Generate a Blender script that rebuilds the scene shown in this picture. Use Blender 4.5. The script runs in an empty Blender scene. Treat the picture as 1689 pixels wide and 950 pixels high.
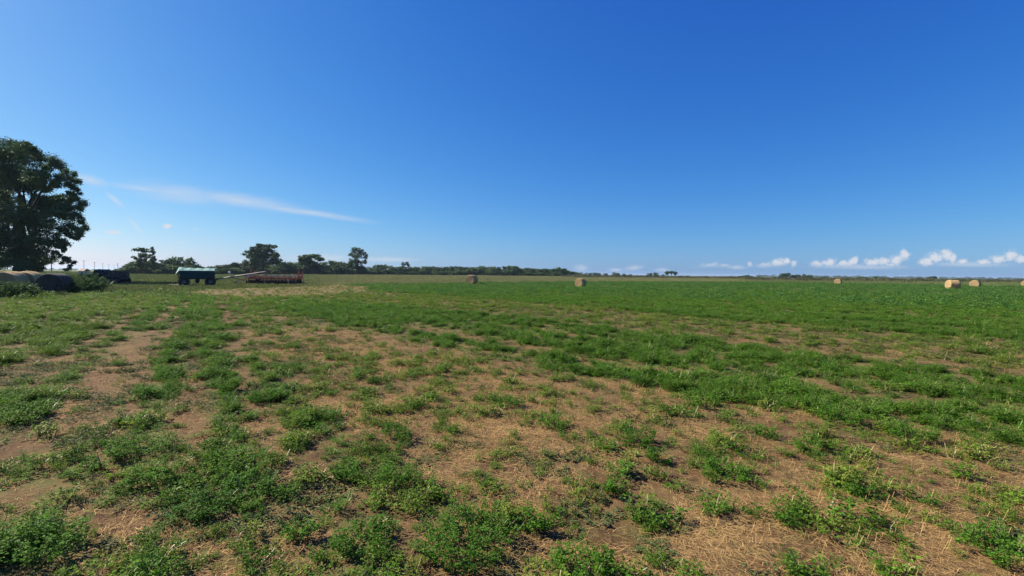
import bpy, bmesh, math, random
import numpy as np
from mathutils import Vector, Matrix

R = math.radians
sc = bpy.context.scene
col = sc.collection

# ------------------------------------------------------------------ camera
PW, PH, FPX = 1689.0, 950.0, 774.0
CAM_H = 1.65
PITCH = math.atan(23.4 / FPX)      # looking slightly down
ROLL = math.atan(0.0105)
_F = np.array([0, math.cos(PITCH), -math.sin(PITCH)])
_R0 = np.array([1.0, 0, 0])
_U0 = np.array([0, math.sin(PITCH), math.cos(PITCH)])
_R = _R0 * math.cos(ROLL) + _U0 * math.sin(ROLL)
_U = _U0 * math.cos(ROLL) - _R0 * math.sin(ROLL)
CAMP = np.array([0, 0, CAM_H])

cd = bpy.data.cameras.new('camera')
cam = bpy.data.objects.new('camera', cd)
col.objects.link(cam)
cd.sensor_width = 36.0
cd.lens = FPX / PW * 36.0
cd.clip_start = 0.05
cd.clip_end = 30000
m = Matrix(((_R[0], _U[0], -_F[0], 0), (_R[1], _U[1], -_F[1], 0), (_R[2], _U[2], -_F[2], CAM_H), (0, 0, 0, 1)))
cam.matrix_world = m
sc.camera = cam
sc.render.resolution_x, sc.render.resolution_y = 1024, 576


def ray(px, py):
    return _F * FPX + _R * (px - 844.5) + _U * (475.0 - py)


def gp(px, py, z=0.0):
    """point of the photograph -> point on the ground"""
    d = ray(px, py)
    t = (z - CAM_H) / d[2]
    p = CAMP + d * t
    return p


def at(px, py, Y):
    d = ray(px, py)
    return CAMP + d * (Y / d[1])


def hor(px):
    return 442.7 + 0.0105 * px


def proj(x, y, z=0.0):
    dx, dy, dz = x, y, z - CAM_H
    f = dx * _F[0] + dy * _F[1] + dz * _F[2]
    f = np.where(f > 0.05, f, 0.05)
    a = (dx * _R[0] + dy * _R[1] + dz * _R[2]) / f
    b = (dx * _U[0] + dy * _U[1] + dz * _U[2]) / f
    return 844.5 + FPX * a, 475.0 - FPX * b


# ------------------------------------------------------------------ light
SUN_AZ, SUN_EL = -72.0, 36.0       # azimuth from the view direction (+Y), negative = left
SUN_DIR = Vector((math.sin(R(SUN_AZ)) * math.cos(R(SUN_EL)), math.cos(R(SUN_AZ)) * math.cos(R(SUN_EL)), math.sin(R(SUN_EL))))
sd = bpy.data.lights.new('sun', 'SUN')
sd.energy = 5.0
sd.angle = R(0.53)
sd.color = (1.0, 0.925, 0.79)
sun = bpy.data.objects.new('sun', sd)
col.objects.link(sun)
sun.rotation_euler = (-SUN_DIR).to_track_quat('-Z', 'Y').to_euler()

sc.view_settings.view_transform = 'Standard'
sc.view_settings.look = 'None'
sc.view_settings.exposure = 1.0
sc.view_settings.gamma = 1.0
sc.view_settings.use_curve_mapping = False

# ------------------------------------------------------------------ sky
world = bpy.data.worlds.new('World')
sc.world = world
world.use_nodes = True
wt = world.node_tree
wt.nodes.clear()
WN, WL = wt.nodes.new, wt.links.new


def wmath(op, a, b=None, c=None, clamp=False):
    n = WN('ShaderNodeMath')
    n.operation = op
    n.use_clamp = clamp
    for i, v in enumerate((a, b, c)):
        if v is None:
            continue
        if isinstance(v, (int, float)):
            n.inputs[i].default_value = v
        else:
            WL(v, n.inputs[i])
    return n.outputs[0]


sky = WN('ShaderNodeTexSky')
sky.sky_type = 'NISHITA'
sky.sun_disc = False
sky.sun_elevation = R(SUN_EL)
sky.sun_rotation = R(SUN_AZ)
sky.altitude = 1200
sky.air_density = 1.0
sky.dust_density = 1.6
sky.ozone_density = 3.5
ssep = WN('ShaderNodeSeparateColor')
WL(sky.outputs[0], ssep.inputs[0])
scomb = WN('ShaderNodeCombineColor')          # tone response of the sky, channel by channel
for i, (g, k) in enumerate(((1.54, -3.68), (1.03, -2.48), (0.53, -1.20))):
    WL(wmath('MULTIPLY', wmath('POWER', ssep.outputs[i], g), math.exp(k) / 0.1), scomb.inputs[i])
bg_sky = WN('ShaderNodeBackground')
bg_sky.inputs['Strength'].default_value = 0.05
WL(scomb.outputs[0], bg_sky.inputs['Color'])

# clouds: real directions in the sky, (x/y, z/y) of the view ray
tc = WN('ShaderNodeTexCoord')
sep = WN('ShaderNodeSeparateXYZ')
WL(tc.outputs['Generated'], sep.inputs[0])
ysafe = wmath('MAXIMUM', sep.outputs[1], 0.05)
cu = wmath('DIVIDE', sep.outputs[0], ysafe)
cv = wmath('DIVIDE', sep.outputs[2], ysafe)
comb = WN('ShaderNodeCombineXYZ')
WL(cu, comb.inputs[0])
WL(cv, comb.inputs[1])


def puffs(items, fat=1.0):
    """largest of (1 - elliptical distance) over the items, each (px, py, rx, ry, tilt)"""
    best = None
    for px, py, rx, ry, tilt in items:
        d = ray(px, py)
        mp = WN('ShaderNodeMapping')
        mp.vector_type = 'TEXTURE'
        mp.inputs['Location'].default_value = (d[0] / d[1], d[2] / d[1], 0)
        mp.inputs['Rotation'].default_value = (0, 0, R(tilt))
        mp.inputs['Scale'].default_value = (rx / FPX, ry * fat / FPX, 1)
        WL(comb.outputs[0], mp.inputs['Vector'])
        ln = WN('ShaderNodeVectorMath')
        ln.operation = 'LENGTH'
        WL(mp.outputs[0], ln.inputs[0])
        v = wmath('SUBTRACT', 1.0, ln.outputs['Value'])
        best = v if best is None else wmath('MAXIMUM', best, v)
    return best


def wnoise(scale, detail, rough, dist=0.0, stretch=(1, 1, 1), rot=0.0):
    mp = WN('ShaderNodeMapping')
    mp.inputs['Scale'].default_value = stretch
    mp.inputs['Rotation'].default_value = (0, 0, R(rot))
    WL(comb.outputs[0], mp.inputs['Vector'])
    n = WN('ShaderNodeTexNoise')
    n.inputs['Scale'].default_value = scale
    n.inputs['Detail'].default_value = detail
    n.inputs['Roughness'].default_value = rough
    n.inputs['Distortion'].default_value = dist
    WL(mp.outputs[0], n.inputs['Vector'])
    return n.outputs[0]


def wstep(v, lo, hi, top=1.0):
    n = WN('ShaderNodeMapRange')
    n.interpolation_type = 'SMOOTHSTEP'
    n.inputs['From Min'].default_value = lo
    n.inputs['From Max'].default_value = hi
    n.inputs['To Max'].default_value = top
    WL(v, n.inputs['Value'])
    return n.outputs[0]


CUMULUS = [(1168, 440, 32, 6, 6), (1150, 443, 22, 4, 0), (1195, 439, 14, 4, 0),
           (1237, 438, 8, 6, 0), (1262, 439, 26, 6, 8), (1283, 434, 22, 8, 10), (1296, 431, 10, 6, 20), (1309, 437, 8, 7, 0),
           (1348, 437, 17, 7, 0), (1368, 434, 17, 8, 10), (1390, 436, 18, 7, 10), (1407, 431, 13, 8, 25), (1400, 438, 14, 5, 0),
           (1440, 433, 20, 7, 0), (1458, 431, 16, 7, 0), (1478, 430, 15, 10, 30), (1491, 420, 12, 10, 40), (1470, 437, 14, 4, 0),
           (1528, 432, 19, 8, 0), (1543, 424, 18, 10, 0), (1562, 420, 15, 10, 0), (1571, 426, 10, 9, 0), (1588, 431, 12, 5, 0),
           (1622, 432, 18, 5, 0), (1646, 428, 20, 7, 5), (1667, 421, 16, 9, 10), (1684, 428, 14, 7, 0),
           (187, 383, 15, 3.5, 0), (275, 373, 10, 4, 5)]
FAINT = [(958, 442, 16, 8, 0), (1015, 445, 18, 4, 0), (1045, 442, 22, 6, 8), (1092, 445, 18, 4, 0), (1215, 441, 22, 5, 0),
         (322, 378, 7, 3, 0), (301, 400, 10, 3, 0), (530, 426, 70, 10, 0), (640, 428, 70, 6, 0), (1420, 440, 110, 6, 0), (1600, 436, 90, 6, 0)]
CIRRUS = [(400, 331, 150, 17, -8), (470, 345, 110, 9, -8), (290, 318, 120, 22, -6), (148, 297, 50, 12, -14), (515, 351, 125, 8, -8), (240, 312, 100, 10, -7),
          (190, 330, 30, 7, -40), (223, 372, 26, 6, -50)]
n1 = wnoise(110, 8, 0.62, 0.15)
c1 = wstep(wmath('ADD', puffs(CUMULUS, 1.25), wmath('MULTIPLY', wmath('SUBTRACT', n1, 0.5), 1.7)), 0.02, 0.80, 0.95)
_v0, _v1 = ray(1450, 447), ray(1450, 432)
c1 = wmath('MULTIPLY', c1, wstep(cv, _v0[2] / _v0[1], _v1[2] / _v1[1]))      # bases dissolve into the haze
c2 = wstep(wmath('ADD', puffs(FAINT), wmath('MULTIPLY', wmath('SUBTRACT', n1, 0.5), 0.9)), 0.0, 0.9, 0.42)
n2 = wnoise(7, 7, 0.66, 0.5, (0.55, 5.0, 1), 8)
c3 = wstep(wmath('ADD', puffs(CIRRUS), wmath('MULTIPLY', wmath('SUBTRACT', n2, 0.5), 1.1)), 0.0, 1.2, 0.56)
cl = wmath('MAXIMUM', c1, wmath('MAXIMUM', c2, c3))
front = wmath('GREATER_THAN', sep.outputs[1], 0.06)
cl = wmath('MULTIPLY', cl, front)
cloudcol = WN('ShaderNodeBackground')
cloudcol.inputs['Color'].default_value = (0.80, 0.83, 0.90, 1)
cloudcol.inputs['Strength'].default_value = 0.44
mixw = WN('ShaderNodeMixShader')
WL(cl, mixw.inputs[0])
WL(bg_sky.outputs[0], mixw.inputs[1])
WL(cloudcol.outputs[0], mixw.inputs[2])
wout = WN('ShaderNodeOutputWorld')
WL(mixw.outputs[0], wout.inputs['Surface'])

# ------------------------------------------------------------------ helpers
def tag(o, label=None, cat=None, group=None, kind=None):
    if label:
        o['label'] = label
    if cat:
        o['category'] = cat
    if group:
        o['group'] = group
    if kind:
        o['kind'] = kind
    return o


def empty(name, loc, rz=0.0):
    o = bpy.data.objects.new(name, None)
    col.objects.link(o)
    o.location = tuple(float(v) for v in loc)
    o.rotation_euler = (0, 0, rz)
    o.empty_display_size = 0.2
    return o


def link(name, me, mat=None, parent=None, smooth=False):
    o = bpy.data.objects.new(name, me)
    col.objects.link(o)
    if mat is not None:
        for mm in (mat if isinstance(mat, (list, tuple)) else [mat]):
            me.materials.append(mm)
    if parent is not None:
        o.parent = parent
    if smooth:
        me.polygons.foreach_set('use_smooth', [True] * len(me.polygons))
    return o


def copy_tree(o, parent=None):
    c = o.copy()
    col.objects.link(c)
    c.parent = parent
    for ch in list(o.children):
        copy_tree(ch, c)
    return c


class MB:
    """collects simple shapes into one mesh"""

    def __init__(self):
        self.v, self.f, self.mi = [], [], []

    def add(self, verts, faces, mi=0):
        n = len(self.v)
        self.v += [tuple(map(float, p)) for p in verts]
        self.f += [tuple(n + i for i in f) for f in faces]
        self.mi += [mi] * len(faces)

    def box(self, c, s, rot=None, mi=0):
        sx, sy, sz = s[0] / 2, s[1] / 2, s[2] / 2
        p = [Vector((x, y, z)) for z in (-sz, sz) for x, y in ((-sx, -sy), (sx, -sy), (sx, sy), (-sx, sy))]
        if rot is not None:
            p = [rot @ q for q in p]
        c = Vector(c)
        self.add([q + c for q in p], [(3, 2, 1, 0), (4, 5, 6, 7), (0, 1, 5, 4), (1, 2, 6, 5), (2, 3, 7, 6), (3, 0, 4, 7)], mi)

    def bar(self, a, b, w, h=None, mi=0):
        a, b = Vector(a), Vector(b)
        h = h or w
        d = (b - a)
        L = d.length
        q = d.to_track_quat('Y', 'Z').to_matrix()
        self.box((a + b) / 2, (w, L, h), q, mi)

    def tube(self, pts, rad, seg=8, mi=0, cap=True):
        pts = [Vector(p) for p in pts]
        if isinstance(rad, (int, float)):
            rad = [rad] * len(pts)
        rings = []
        vs, fs = [], []
        for i, p in enumerate(pts):
            d = (pts[min(i + 1, len(pts) - 1)] - pts[max(i - 1, 0)])
            q = d.to_track_quat('Z', 'X').to_matrix() if d.length > 1e-6 else Matrix.Identity(3)
            for k in range(seg):
                a = 2 * math.pi * k / seg
                vs.append(p + q @ Vector((math.cos(a) * rad[i], math.sin(a) * rad[i], 0)))
        for i in range(len(pts) - 1):
            for k in range(seg):
                a, b = i * seg + k, i * seg + (k + 1) % seg
                fs.append((a, b, b + seg, a + seg))
        if cap:
            fs.append(tuple(range(seg - 1, -1, -1)))
            fs.append(tuple(len(vs) - seg + k for k in range(seg)))
        self.add(vs, fs, mi)

    def lathe(self, prof, axis='Y', c=(0, 0, 0), seg=24, mi=0):
        """prof: (radius, offset along axis)"""
        vs, fs = [], []
        for r, o in prof:
            for k in range(seg):
                a = 2 * math.pi * k / seg
                x, z = r * math.cos(a), r * math.sin(a)
                p = (x, o, z) if axis == 'Y' else ((o, x, z) if axis == 'X' else (x, z, o))
                vs.append((p[0] + c[0], p[1] + c[1], p[2] + c[2]))
        n = len(prof)
        for i in range(n - 1):
            for k in range(seg):
                a, b = i * seg + k, i * seg + (k + 1) % seg
                fs.append((a, b, b + seg, a + seg))
        fs.append(tuple(range(seg)))
        fs.append(tuple((n - 1) * seg + k for k in range(seg - 1, -1, -1)))
        self.add(vs, fs, mi)

    def mesh(self, name):
        me = bpy.data.meshes.new(name)
        me.from_pydata(self.v, [], self.f)
        if any(self.mi):
            me.polygons.foreach_set('material_index', self.mi)
        me.update()
        return me

    def build(self, name, mat, parent=None, smooth=False, bevel=0):
        o = link(name, self.mesh(name), mat, parent, smooth)
        if bevel:
            bm = bmesh.new()
            bm.from_mesh(o.data)
            bmesh.ops.recalc_face_normals(bm, faces=bm.faces)
            bmesh.ops.bevel(bm, geom=[e for e in bm.edges if len(e.link_faces) == 2 and e.calc_face_angle(0) > 0.6], offset=bevel, segments=2, affect='EDGES', clamp_overlap=True)
            bm.to_mesh(o.data)
            bm.free()
        return o


def np_mesh(name, V, F, attrs=None, mat_idx=None):
    """V (n,3), F list of arrays all of the same width"""
    me = bpy.data.meshes.new(name)
    V = np.asarray(V, dtype=np.float32)
    F = np.asarray(F, dtype=np.int32)
    k = F.shape[1]
    me.vertices.add(len(V))
    me.vertices.foreach_set('co', V.ravel())
    me.loops.add(F.size)
    me.loops.foreach_set('vertex_index', F.ravel())
    me.polygons.add(len(F))
    me.polygons.foreach_set('loop_start', np.arange(len(F), dtype=np.int32) * k)
    if mat_idx is not None:
        me.polygons.foreach_set('material_index', np.asarray(mat_idx, dtype=np.int32))
    for nm, arr in (attrs or {}).items():
        a = me.attributes.new(nm, 'FLOAT', 'POINT')
        a.data.foreach_set('value', np.asarray(arr, dtype=np.float32))
    me.update(calc_edges=True)
    me.validate()
    return me


# value noise ------------------------------------------------------------
def _hash(ix, iy, seed):
    h = (ix.astype(np.int64) * 374761393 + iy.astype(np.int64) * 668265263 + seed * 974634773) & 0xFFFFFFFF
    h = ((h ^ (h >> 13)) * 1274126177) & 0xFFFFFFFF
    h = h ^ (h >> 16)
    return (h & 0xFFFFFF) / float(0xFFFFFF)


def vnoise(x, y, seed=0):
    ix, iy = np.floor(x), np.floor(y)
    fx, fy = x - ix, y - iy
    fx, fy = fx * fx * (3 - 2 * fx), fy * fy * (3 - 2 * fy)
    a, b = _hash(ix, iy, seed), _hash(ix + 1, iy, seed)
    c, d = _hash(ix, iy + 1, seed), _hash(ix + 1, iy + 1, seed)
    return (a * (1 - fx) + b * fx) * (1 - fy) + (c * (1 - fx) + d * fx) * fy


def fbm(x, y, scale, octs=4, seed=0):
    s, amp, tot = 0.0, 1.0, 0.0
    f = 1.0 / scale
    for o in range(octs):
        s = s + amp * vnoise(x * f, y * f, seed + o * 17)
        tot += amp
        amp *= 0.55
        f *= 2.03
    return s / tot


def sstep(x, a, b):
    t = np.clip((x - a) / (b - a), 0, 1)
    return t * t * (3 - 2 * t)


# ------------------------------------------------------------------ materials
class NT:
    def __init__(self, name):
        self.m = bpy.data.materials.new(name)
        self.m.use_nodes = True
        self.t = self.m.node_tree
        self.b = self.t.nodes['Principled BSDF']
        self.b.inputs['Roughness'].default_value = 0.9
        self.b.inputs['Specular IOR Level'].default_value = 0.2

    def n(self, kind, **kw):
        nd = self.t.nodes.new(kind)
        for k, v in kw.items():
            setattr(nd, k, v)
        return nd

    def l(self, a, b):
        self.t.links.new(a, b)

    def put(self, sock, v):
        if isinstance(v, (int, float)):
            sock.default_value = v
        elif isinstance(v, (tuple, list)):
            sock.default_value = tuple(v) + ((1,) if len(v) == 3 and sock.type == 'RGBA' else ())
        else:
            self.l(v, sock)

    def math(self, op, a, b=0.0, clamp=False):
        nd = self.n('ShaderNodeMath', operation=op, use_clamp=clamp)
        self.put(nd.inputs[0], a)
        self.put(nd.inputs[1], b)
        return nd.outputs[0]

    def noise(self, scale, detail=4, rough=0.6, vec=None, dist=0.0):
        nd = self.n('ShaderNodeTexNoise')
        nd.inputs['Scale'].default_value = scale
        nd.inputs['Detail'].default_value = detail
        nd.inputs['Roughness'].default_value = rough
        nd.inputs['Distortion'].default_value = dist
        if vec is not None:
            self.l(vec, nd.inputs['Vector'])
        return nd.outputs[0]

    def vec(self, which='Object', scale=(1, 1, 1), rot=(0, 0, 0)):
        t = self.n('ShaderNodeTexCoord')
        mp = self.n('ShaderNodeMapping')
        mp.inputs['Scale'].default_value = scale
        mp.inputs['Rotation'].default_value = rot
        self.l(t.outputs[which], mp.inputs['Vector'])
        return mp.outputs[0]

    def step(self, v, lo, hi, a=0.0, b=1.0):
        nd = self.n('ShaderNodeMapRange', interpolation_type='SMOOTHSTEP')
        self.put(nd.inputs['Value'], v)
        nd.inputs['From Min'].default_value = lo
        nd.inputs['From Max'].default_value = hi
        nd.inputs['To Min'].default_value = a
        nd.inputs['To Max'].default_value = b
        return nd.outputs[0]

    def mix(self, f, a, b):
        nd = self.n('ShaderNodeMix', data_type='RGBA')
        self.put(nd.inputs[0], f)
        self.put(nd.inputs[6], a)
        self.put(nd.inputs[7], b)
        return nd.outputs[2]

    def attr(self, name, inst=False):
        nd = self.n('ShaderNodeAttribute', attribute_name=name)
        nd.attribute_type = 'INSTANCER' if inst else 'GEOMETRY'
        return nd.outputs['Fac']

    def bump(self, h, strength=0.5, dist=0.02):
        nd = self.n('ShaderNodeBump')
        nd.inputs['Strength'].default_value = strength
        nd.inputs['Distance'].default_value = dist
        self.put(nd.inputs['Height'], h)
        self.l(nd.outputs[0], self.b.inputs['Normal'])

    def color(self, v):
        self.put(self.b.inputs['Base Color'], v)

    def rnd(self):
        return self.n('ShaderNodeObjectInfo').outputs['Random']

    def isl(self):
        return self.n('ShaderNodeNewGeometry').outputs['Random Per Island']

    def translucent(self, colr, fac=0.35):
        tr = self.n('ShaderNodeBsdfTranslucent')
        self.put(tr.inputs['Color'], colr)
        ms = self.n('ShaderNodeMixShader')
        ms.inputs[0].default_value = fac
        out = self.t.nodes['Material Output']
        self.l(self.b.outputs[0], ms.inputs[1])
        self.l(tr.outputs[0], ms.inputs[2])
        self.l(ms.outputs[0], out.inputs['Surface'])


def leaf_mat(name, dark, light, dry, trans=0.35, spec=0.3, rough=0.5, dryattr=True):
    k = NT(name)
    f = k.math('ADD', k.math('MULTIPLY', k.isl(), 0.65), k.math('MULTIPLY', k.rnd(), 0.45), True)
    c = k.mix(f, dark, light)
    if dryattr:
        d = k.math('MULTIPLY', k.attr('dry', True), k.step(k.isl(), 0.0, 0.6, 0.35, 1.0))
        c = k.mix(d, c, dry)
    k.color(c)
    k.b.inputs['Roughness'].default_value = rough
    k.b.inputs['Specular IOR Level'].default_value = spec
    k.translucent(c, trans)
    return k.m


def flat_mat(name, colr, rough=0.6, metal=0.0, spots=None, scale=6.0, amount=(0.45, 0.65), bump=0.0, spec=0.3):
    k = NT(name)
    n = k.noise(scale, 5, 0.65, k.vec())
    c = k.mix(k.step(n, *amount), colr, spots if spots else tuple(v * 0.6 for v in colr))
    k.color(c)
    k.b.inputs['Roughness'].default_value = rough
    k.b.inputs['Metallic'].default_value = metal
    k.b.inputs['Specular IOR Level'].default_value = spec
    if bump:
        k.bump(n, bump, 0.02)
    return k.m


M = {}
M['alfalfa'] = leaf_mat('alfalfa_leaf', (0.040, 0.118, 0.011), (0.128, 0.275, 0.024), (0.24, 0.28, 0.040), 0.40, 0.12, 0.6)
M['alfalfa_stem'] = leaf_mat('alfalfa_stem', (0.10, 0.12, 0.035), (0.20, 0.19, 0.07), (0.36, 0.27, 0.12), 0.1)
M['alfalfa_far'] = leaf_mat('thick_alfalfa_leaf', (0.036, 0.108, 0.026), (0.112, 0.250, 0.044), (0.25, 0.235, 0.055), 0.34, 0.12, 0.6)
M['wilted'] = leaf_mat('wilted_leaf', (0.050, 0.092, 0.026), (0.110, 0.150, 0.052), (0.24, 0.19, 0.075), 0.25, 0.1, 0.7)
M['straw'] = leaf_mat('straw', (0.36, 0.205, 0.075), (0.68, 0.45, 0.18), (0.20, 0.12, 0.06), 0.15, 0.1, 0.7)
M['weed'] = leaf_mat('weed_leaf', (0.030, 0.078, 0.022), (0.075, 0.145, 0.045), (0.2, 0.2, 0.07), 0.3, 0.08, 0.7, dryattr=False)
M['grass'] = leaf_mat('dry_grass', (0.20, 0.205, 0.09), (0.34, 0.33, 0.15), (0.12, 0.175, 0.05), 0.25, 0.06, 0.8)

# ------------------------------------------------------------------ the crop map: where alfalfa stands on the ground
EDGE = np.array([(-4000, 36), (0, 36), (100, 34), (250, 33), (310, 36), (330, 40), (420, 47), (560, 60), (700, 68), (780, 78), (900, 92), (1000, 104),
                 (1200, 122), (1380, 118), (1689, 114), (2600, 110)], dtype=float)


def inpoly(px, py, poly):
    r = np.zeros(px.shape, bool)
    n = len(poly)
    for i in range(n):
        x1, y1 = poly[i]
        x2, y2 = poly[(i + 1) % n]
        if y1 == y2:
            continue
        c = ((y1 > py) != (y2 > py)) & (px < (x2 - x1) * (py - y1) / (y2 - y1) + x1)
        r ^= c
    return r


def gline(pts, n=14):
    """image polyline -> dense ground polyline"""
    out = []
    for (a, b), (c, d) in zip(pts[:-1], pts[1:]):
        for t in np.linspace(0, 1, n, endpoint=False):
            out.append(gp(a + (c - a) * t, b + (d - b) * t)[:2])
    out.append(gp(*pts[-1])[:2])
    return np.array(out)


def dist_line(x, y, L):
    best = np.full(x.shape, 1e9)
    for (ax, ay), (bx, by) in zip(L[:-1], L[1:]):
        dx, dy = bx - ax, by - ay
        q = dx * dx + dy * dy + 1e-9
        t = np.clip(((x - ax) * dx + (y - ay) * dy) / q, 0, 1)
        d = np.hypot(x - ax - t * dx, y - ay - t * dy)
        best = np.minimum(best, d)
    return best


P_FULL = [(480, 455), (3000, 455), (3000, 590), (1689, 572), (1400, 548), (1200, 530), (1000, 508), (850, 497), (700, 486), (600, 481), (540, 474)]
P_STRIP = [(470, 486), (600, 481), (700, 486), (850, 497), (1000, 508), (1200, 530), (1400, 548), (1689, 572), (3000, 680), (3000, 760), (1689, 625), (1400, 592), (1100, 553),
           (900, 527), (700, 510), (520, 496)]
P_BAND = [(425, 488), (520, 496), (700, 510), (900, 527), (1100, 553), (1400, 592), (1689, 625), (3000, 760), (3000, 900), (1689, 742), (1500, 712),
          (1350, 688), (1110, 648), (900, 608), (750, 577), (540, 533), (460, 512)]
P_BARE = [(372, 496), (430, 494), (460, 512), (540, 533), (750, 577), (900, 608), (1110, 648), (1350, 688), (1500, 712), (1689, 742), (3000, 900), (3000, 4000), (640, 4000), (690, 960),
          (610, 830), (560, 745), (475, 610), (400, 530)]
P_LUSH = [(-3000, 470), (60, 470), (250, 476), (305, 481), (312, 492), (245, 520), (180, 548), (80, 585), (0, 612), (-1500, 1000), (-3000, 1000)]
ROWS = [([(303, 486), (240, 527), (165, 572), (90, 616), (0, 672), (-90, 730)], 0.314, 0.95),
        ([(290, 515), (247, 575), (207, 640), (192, 665)], 0.120, 0.8),
        ([(160, 712), (95, 795), (70, 900), (40, 960)], 0.120, 0.8),
        ([(330, 487), (302, 545), (268, 615), (238, 690), (232, 735)], 0.247, 0.95),
        ([(232, 735), (250, 790), (240, 820)], 0.149, 0.9),
        ([(344, 490), (358, 560), (372, 640), (375, 705)], 0.269, 0.9),
        ([(375, 705), (405, 770), (420, 820)], 0.179, 0.9),
        ([(330, 815), (330, 860)], 0.120, 0.85),
        ([(440, 655), (520, 690), (560, 745), (580, 800)], 0.097, 0.75),
        ([(430, 850), (450, 940)], 0.135, 0.75), ([(575, 870), (600, 945)], 0.149, 0.9),
        ([(470, 690), (430, 640), (400, 570), (385, 530)], 0.149, 0.45),
        ([(0, 900), (60, 930), (110, 915)], 0.149, 0.9), ([(15, 760), (70, 800), (110, 790)], 0.164, 0.6),
        ([(700, 835), (790, 880), (850, 930)], 0.127, 1.0), ([(620, 740), (665, 790)], 0.104, 0.95),
        ([(1360, 682), (1400, 715)], 0.179, 0.9), ([(1150, 755), (1215, 785)], 0.089, 0.7),
        ([(1600, 885), (1689, 925), (1760, 960)], 0.104, 0.95), ([(780, 668), (850, 655)], 0.089, 0.8),
        ([(930, 925), (985, 945)], 0.104, 0.85), ([(1680, 755), (1720, 790)], 0.149, 0.9), ([(1040, 870), (1075, 930)], 0.097, 0.5)]
BARES = [([(620, 477), (800, 481), (1000, 489), (1300, 506), (1689, 532)], 0.6, 0.5), ([(800, 474), (1100, 480), (1400, 490), (1689, 502)], 0.8, 0.6), ([(120, 690), (180, 625), (240, 560), (285, 505)], 0.18, 0.12), ([(190, 720), (215, 655), (255, 590), (300, 530)], 0.14, 0.12), ([(300, 700), (312, 620), (322, 550), (338, 505)], 0.13, 0.15), ([(0, 640), (80, 595), (160, 556), (240, 512)], 0.2, 0.2), ([(420, 700), (400, 620), (385, 550), (362, 500)], 0.16, 0.2), ([(470, 800), (440, 740), (400, 700)], 0.14, 0.2), ([(640, 535), (740, 552), (840, 572), (930, 590), (1030, 604), (1130, 615), (1270, 622), (1380, 642)], 0.30, 0.12), ([(760, 527), (900, 545), (1010, 562), (1150, 583), (1300, 605)], 0.2, 0.45), ([(1270, 622), (1360, 640), (1460, 660)], 0.25, 0.2),
         ([(100, 700), (40, 735), (-20, 760)], 0.22, 0.1), ([(240, 850), (400, 870), (520, 890)], 0.14, 0.1), ([(330, 700), (300, 760)], 0.14, 0.15),
         ([(150, 690), (215, 640), (270, 560), (300, 520)], 0.16, 0.25), ([(210, 545), (130, 590), (40, 640)], 0.2, 0.3),
         ([(120, 650), (190, 605)], 0.2, 0.3), ([(1480, 648), (1560, 668), (1689, 690)], 0.25, 0.5), ([(130, 860), (200, 880)], 0.15, 0.1),
         ([(700, 543), (800, 556)], 0.3, 0.4), ([(1180, 552), (1290, 572), (1380, 580)], 0.5, 0.3), ([(1560, 603), (1640, 612)], 0.4, 0.3)]
ROWG = [(gline(p), w, a) for p, w, a in ROWS]
BAREG = [(gline(p), w, a) for p, w, a in BARES]


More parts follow.
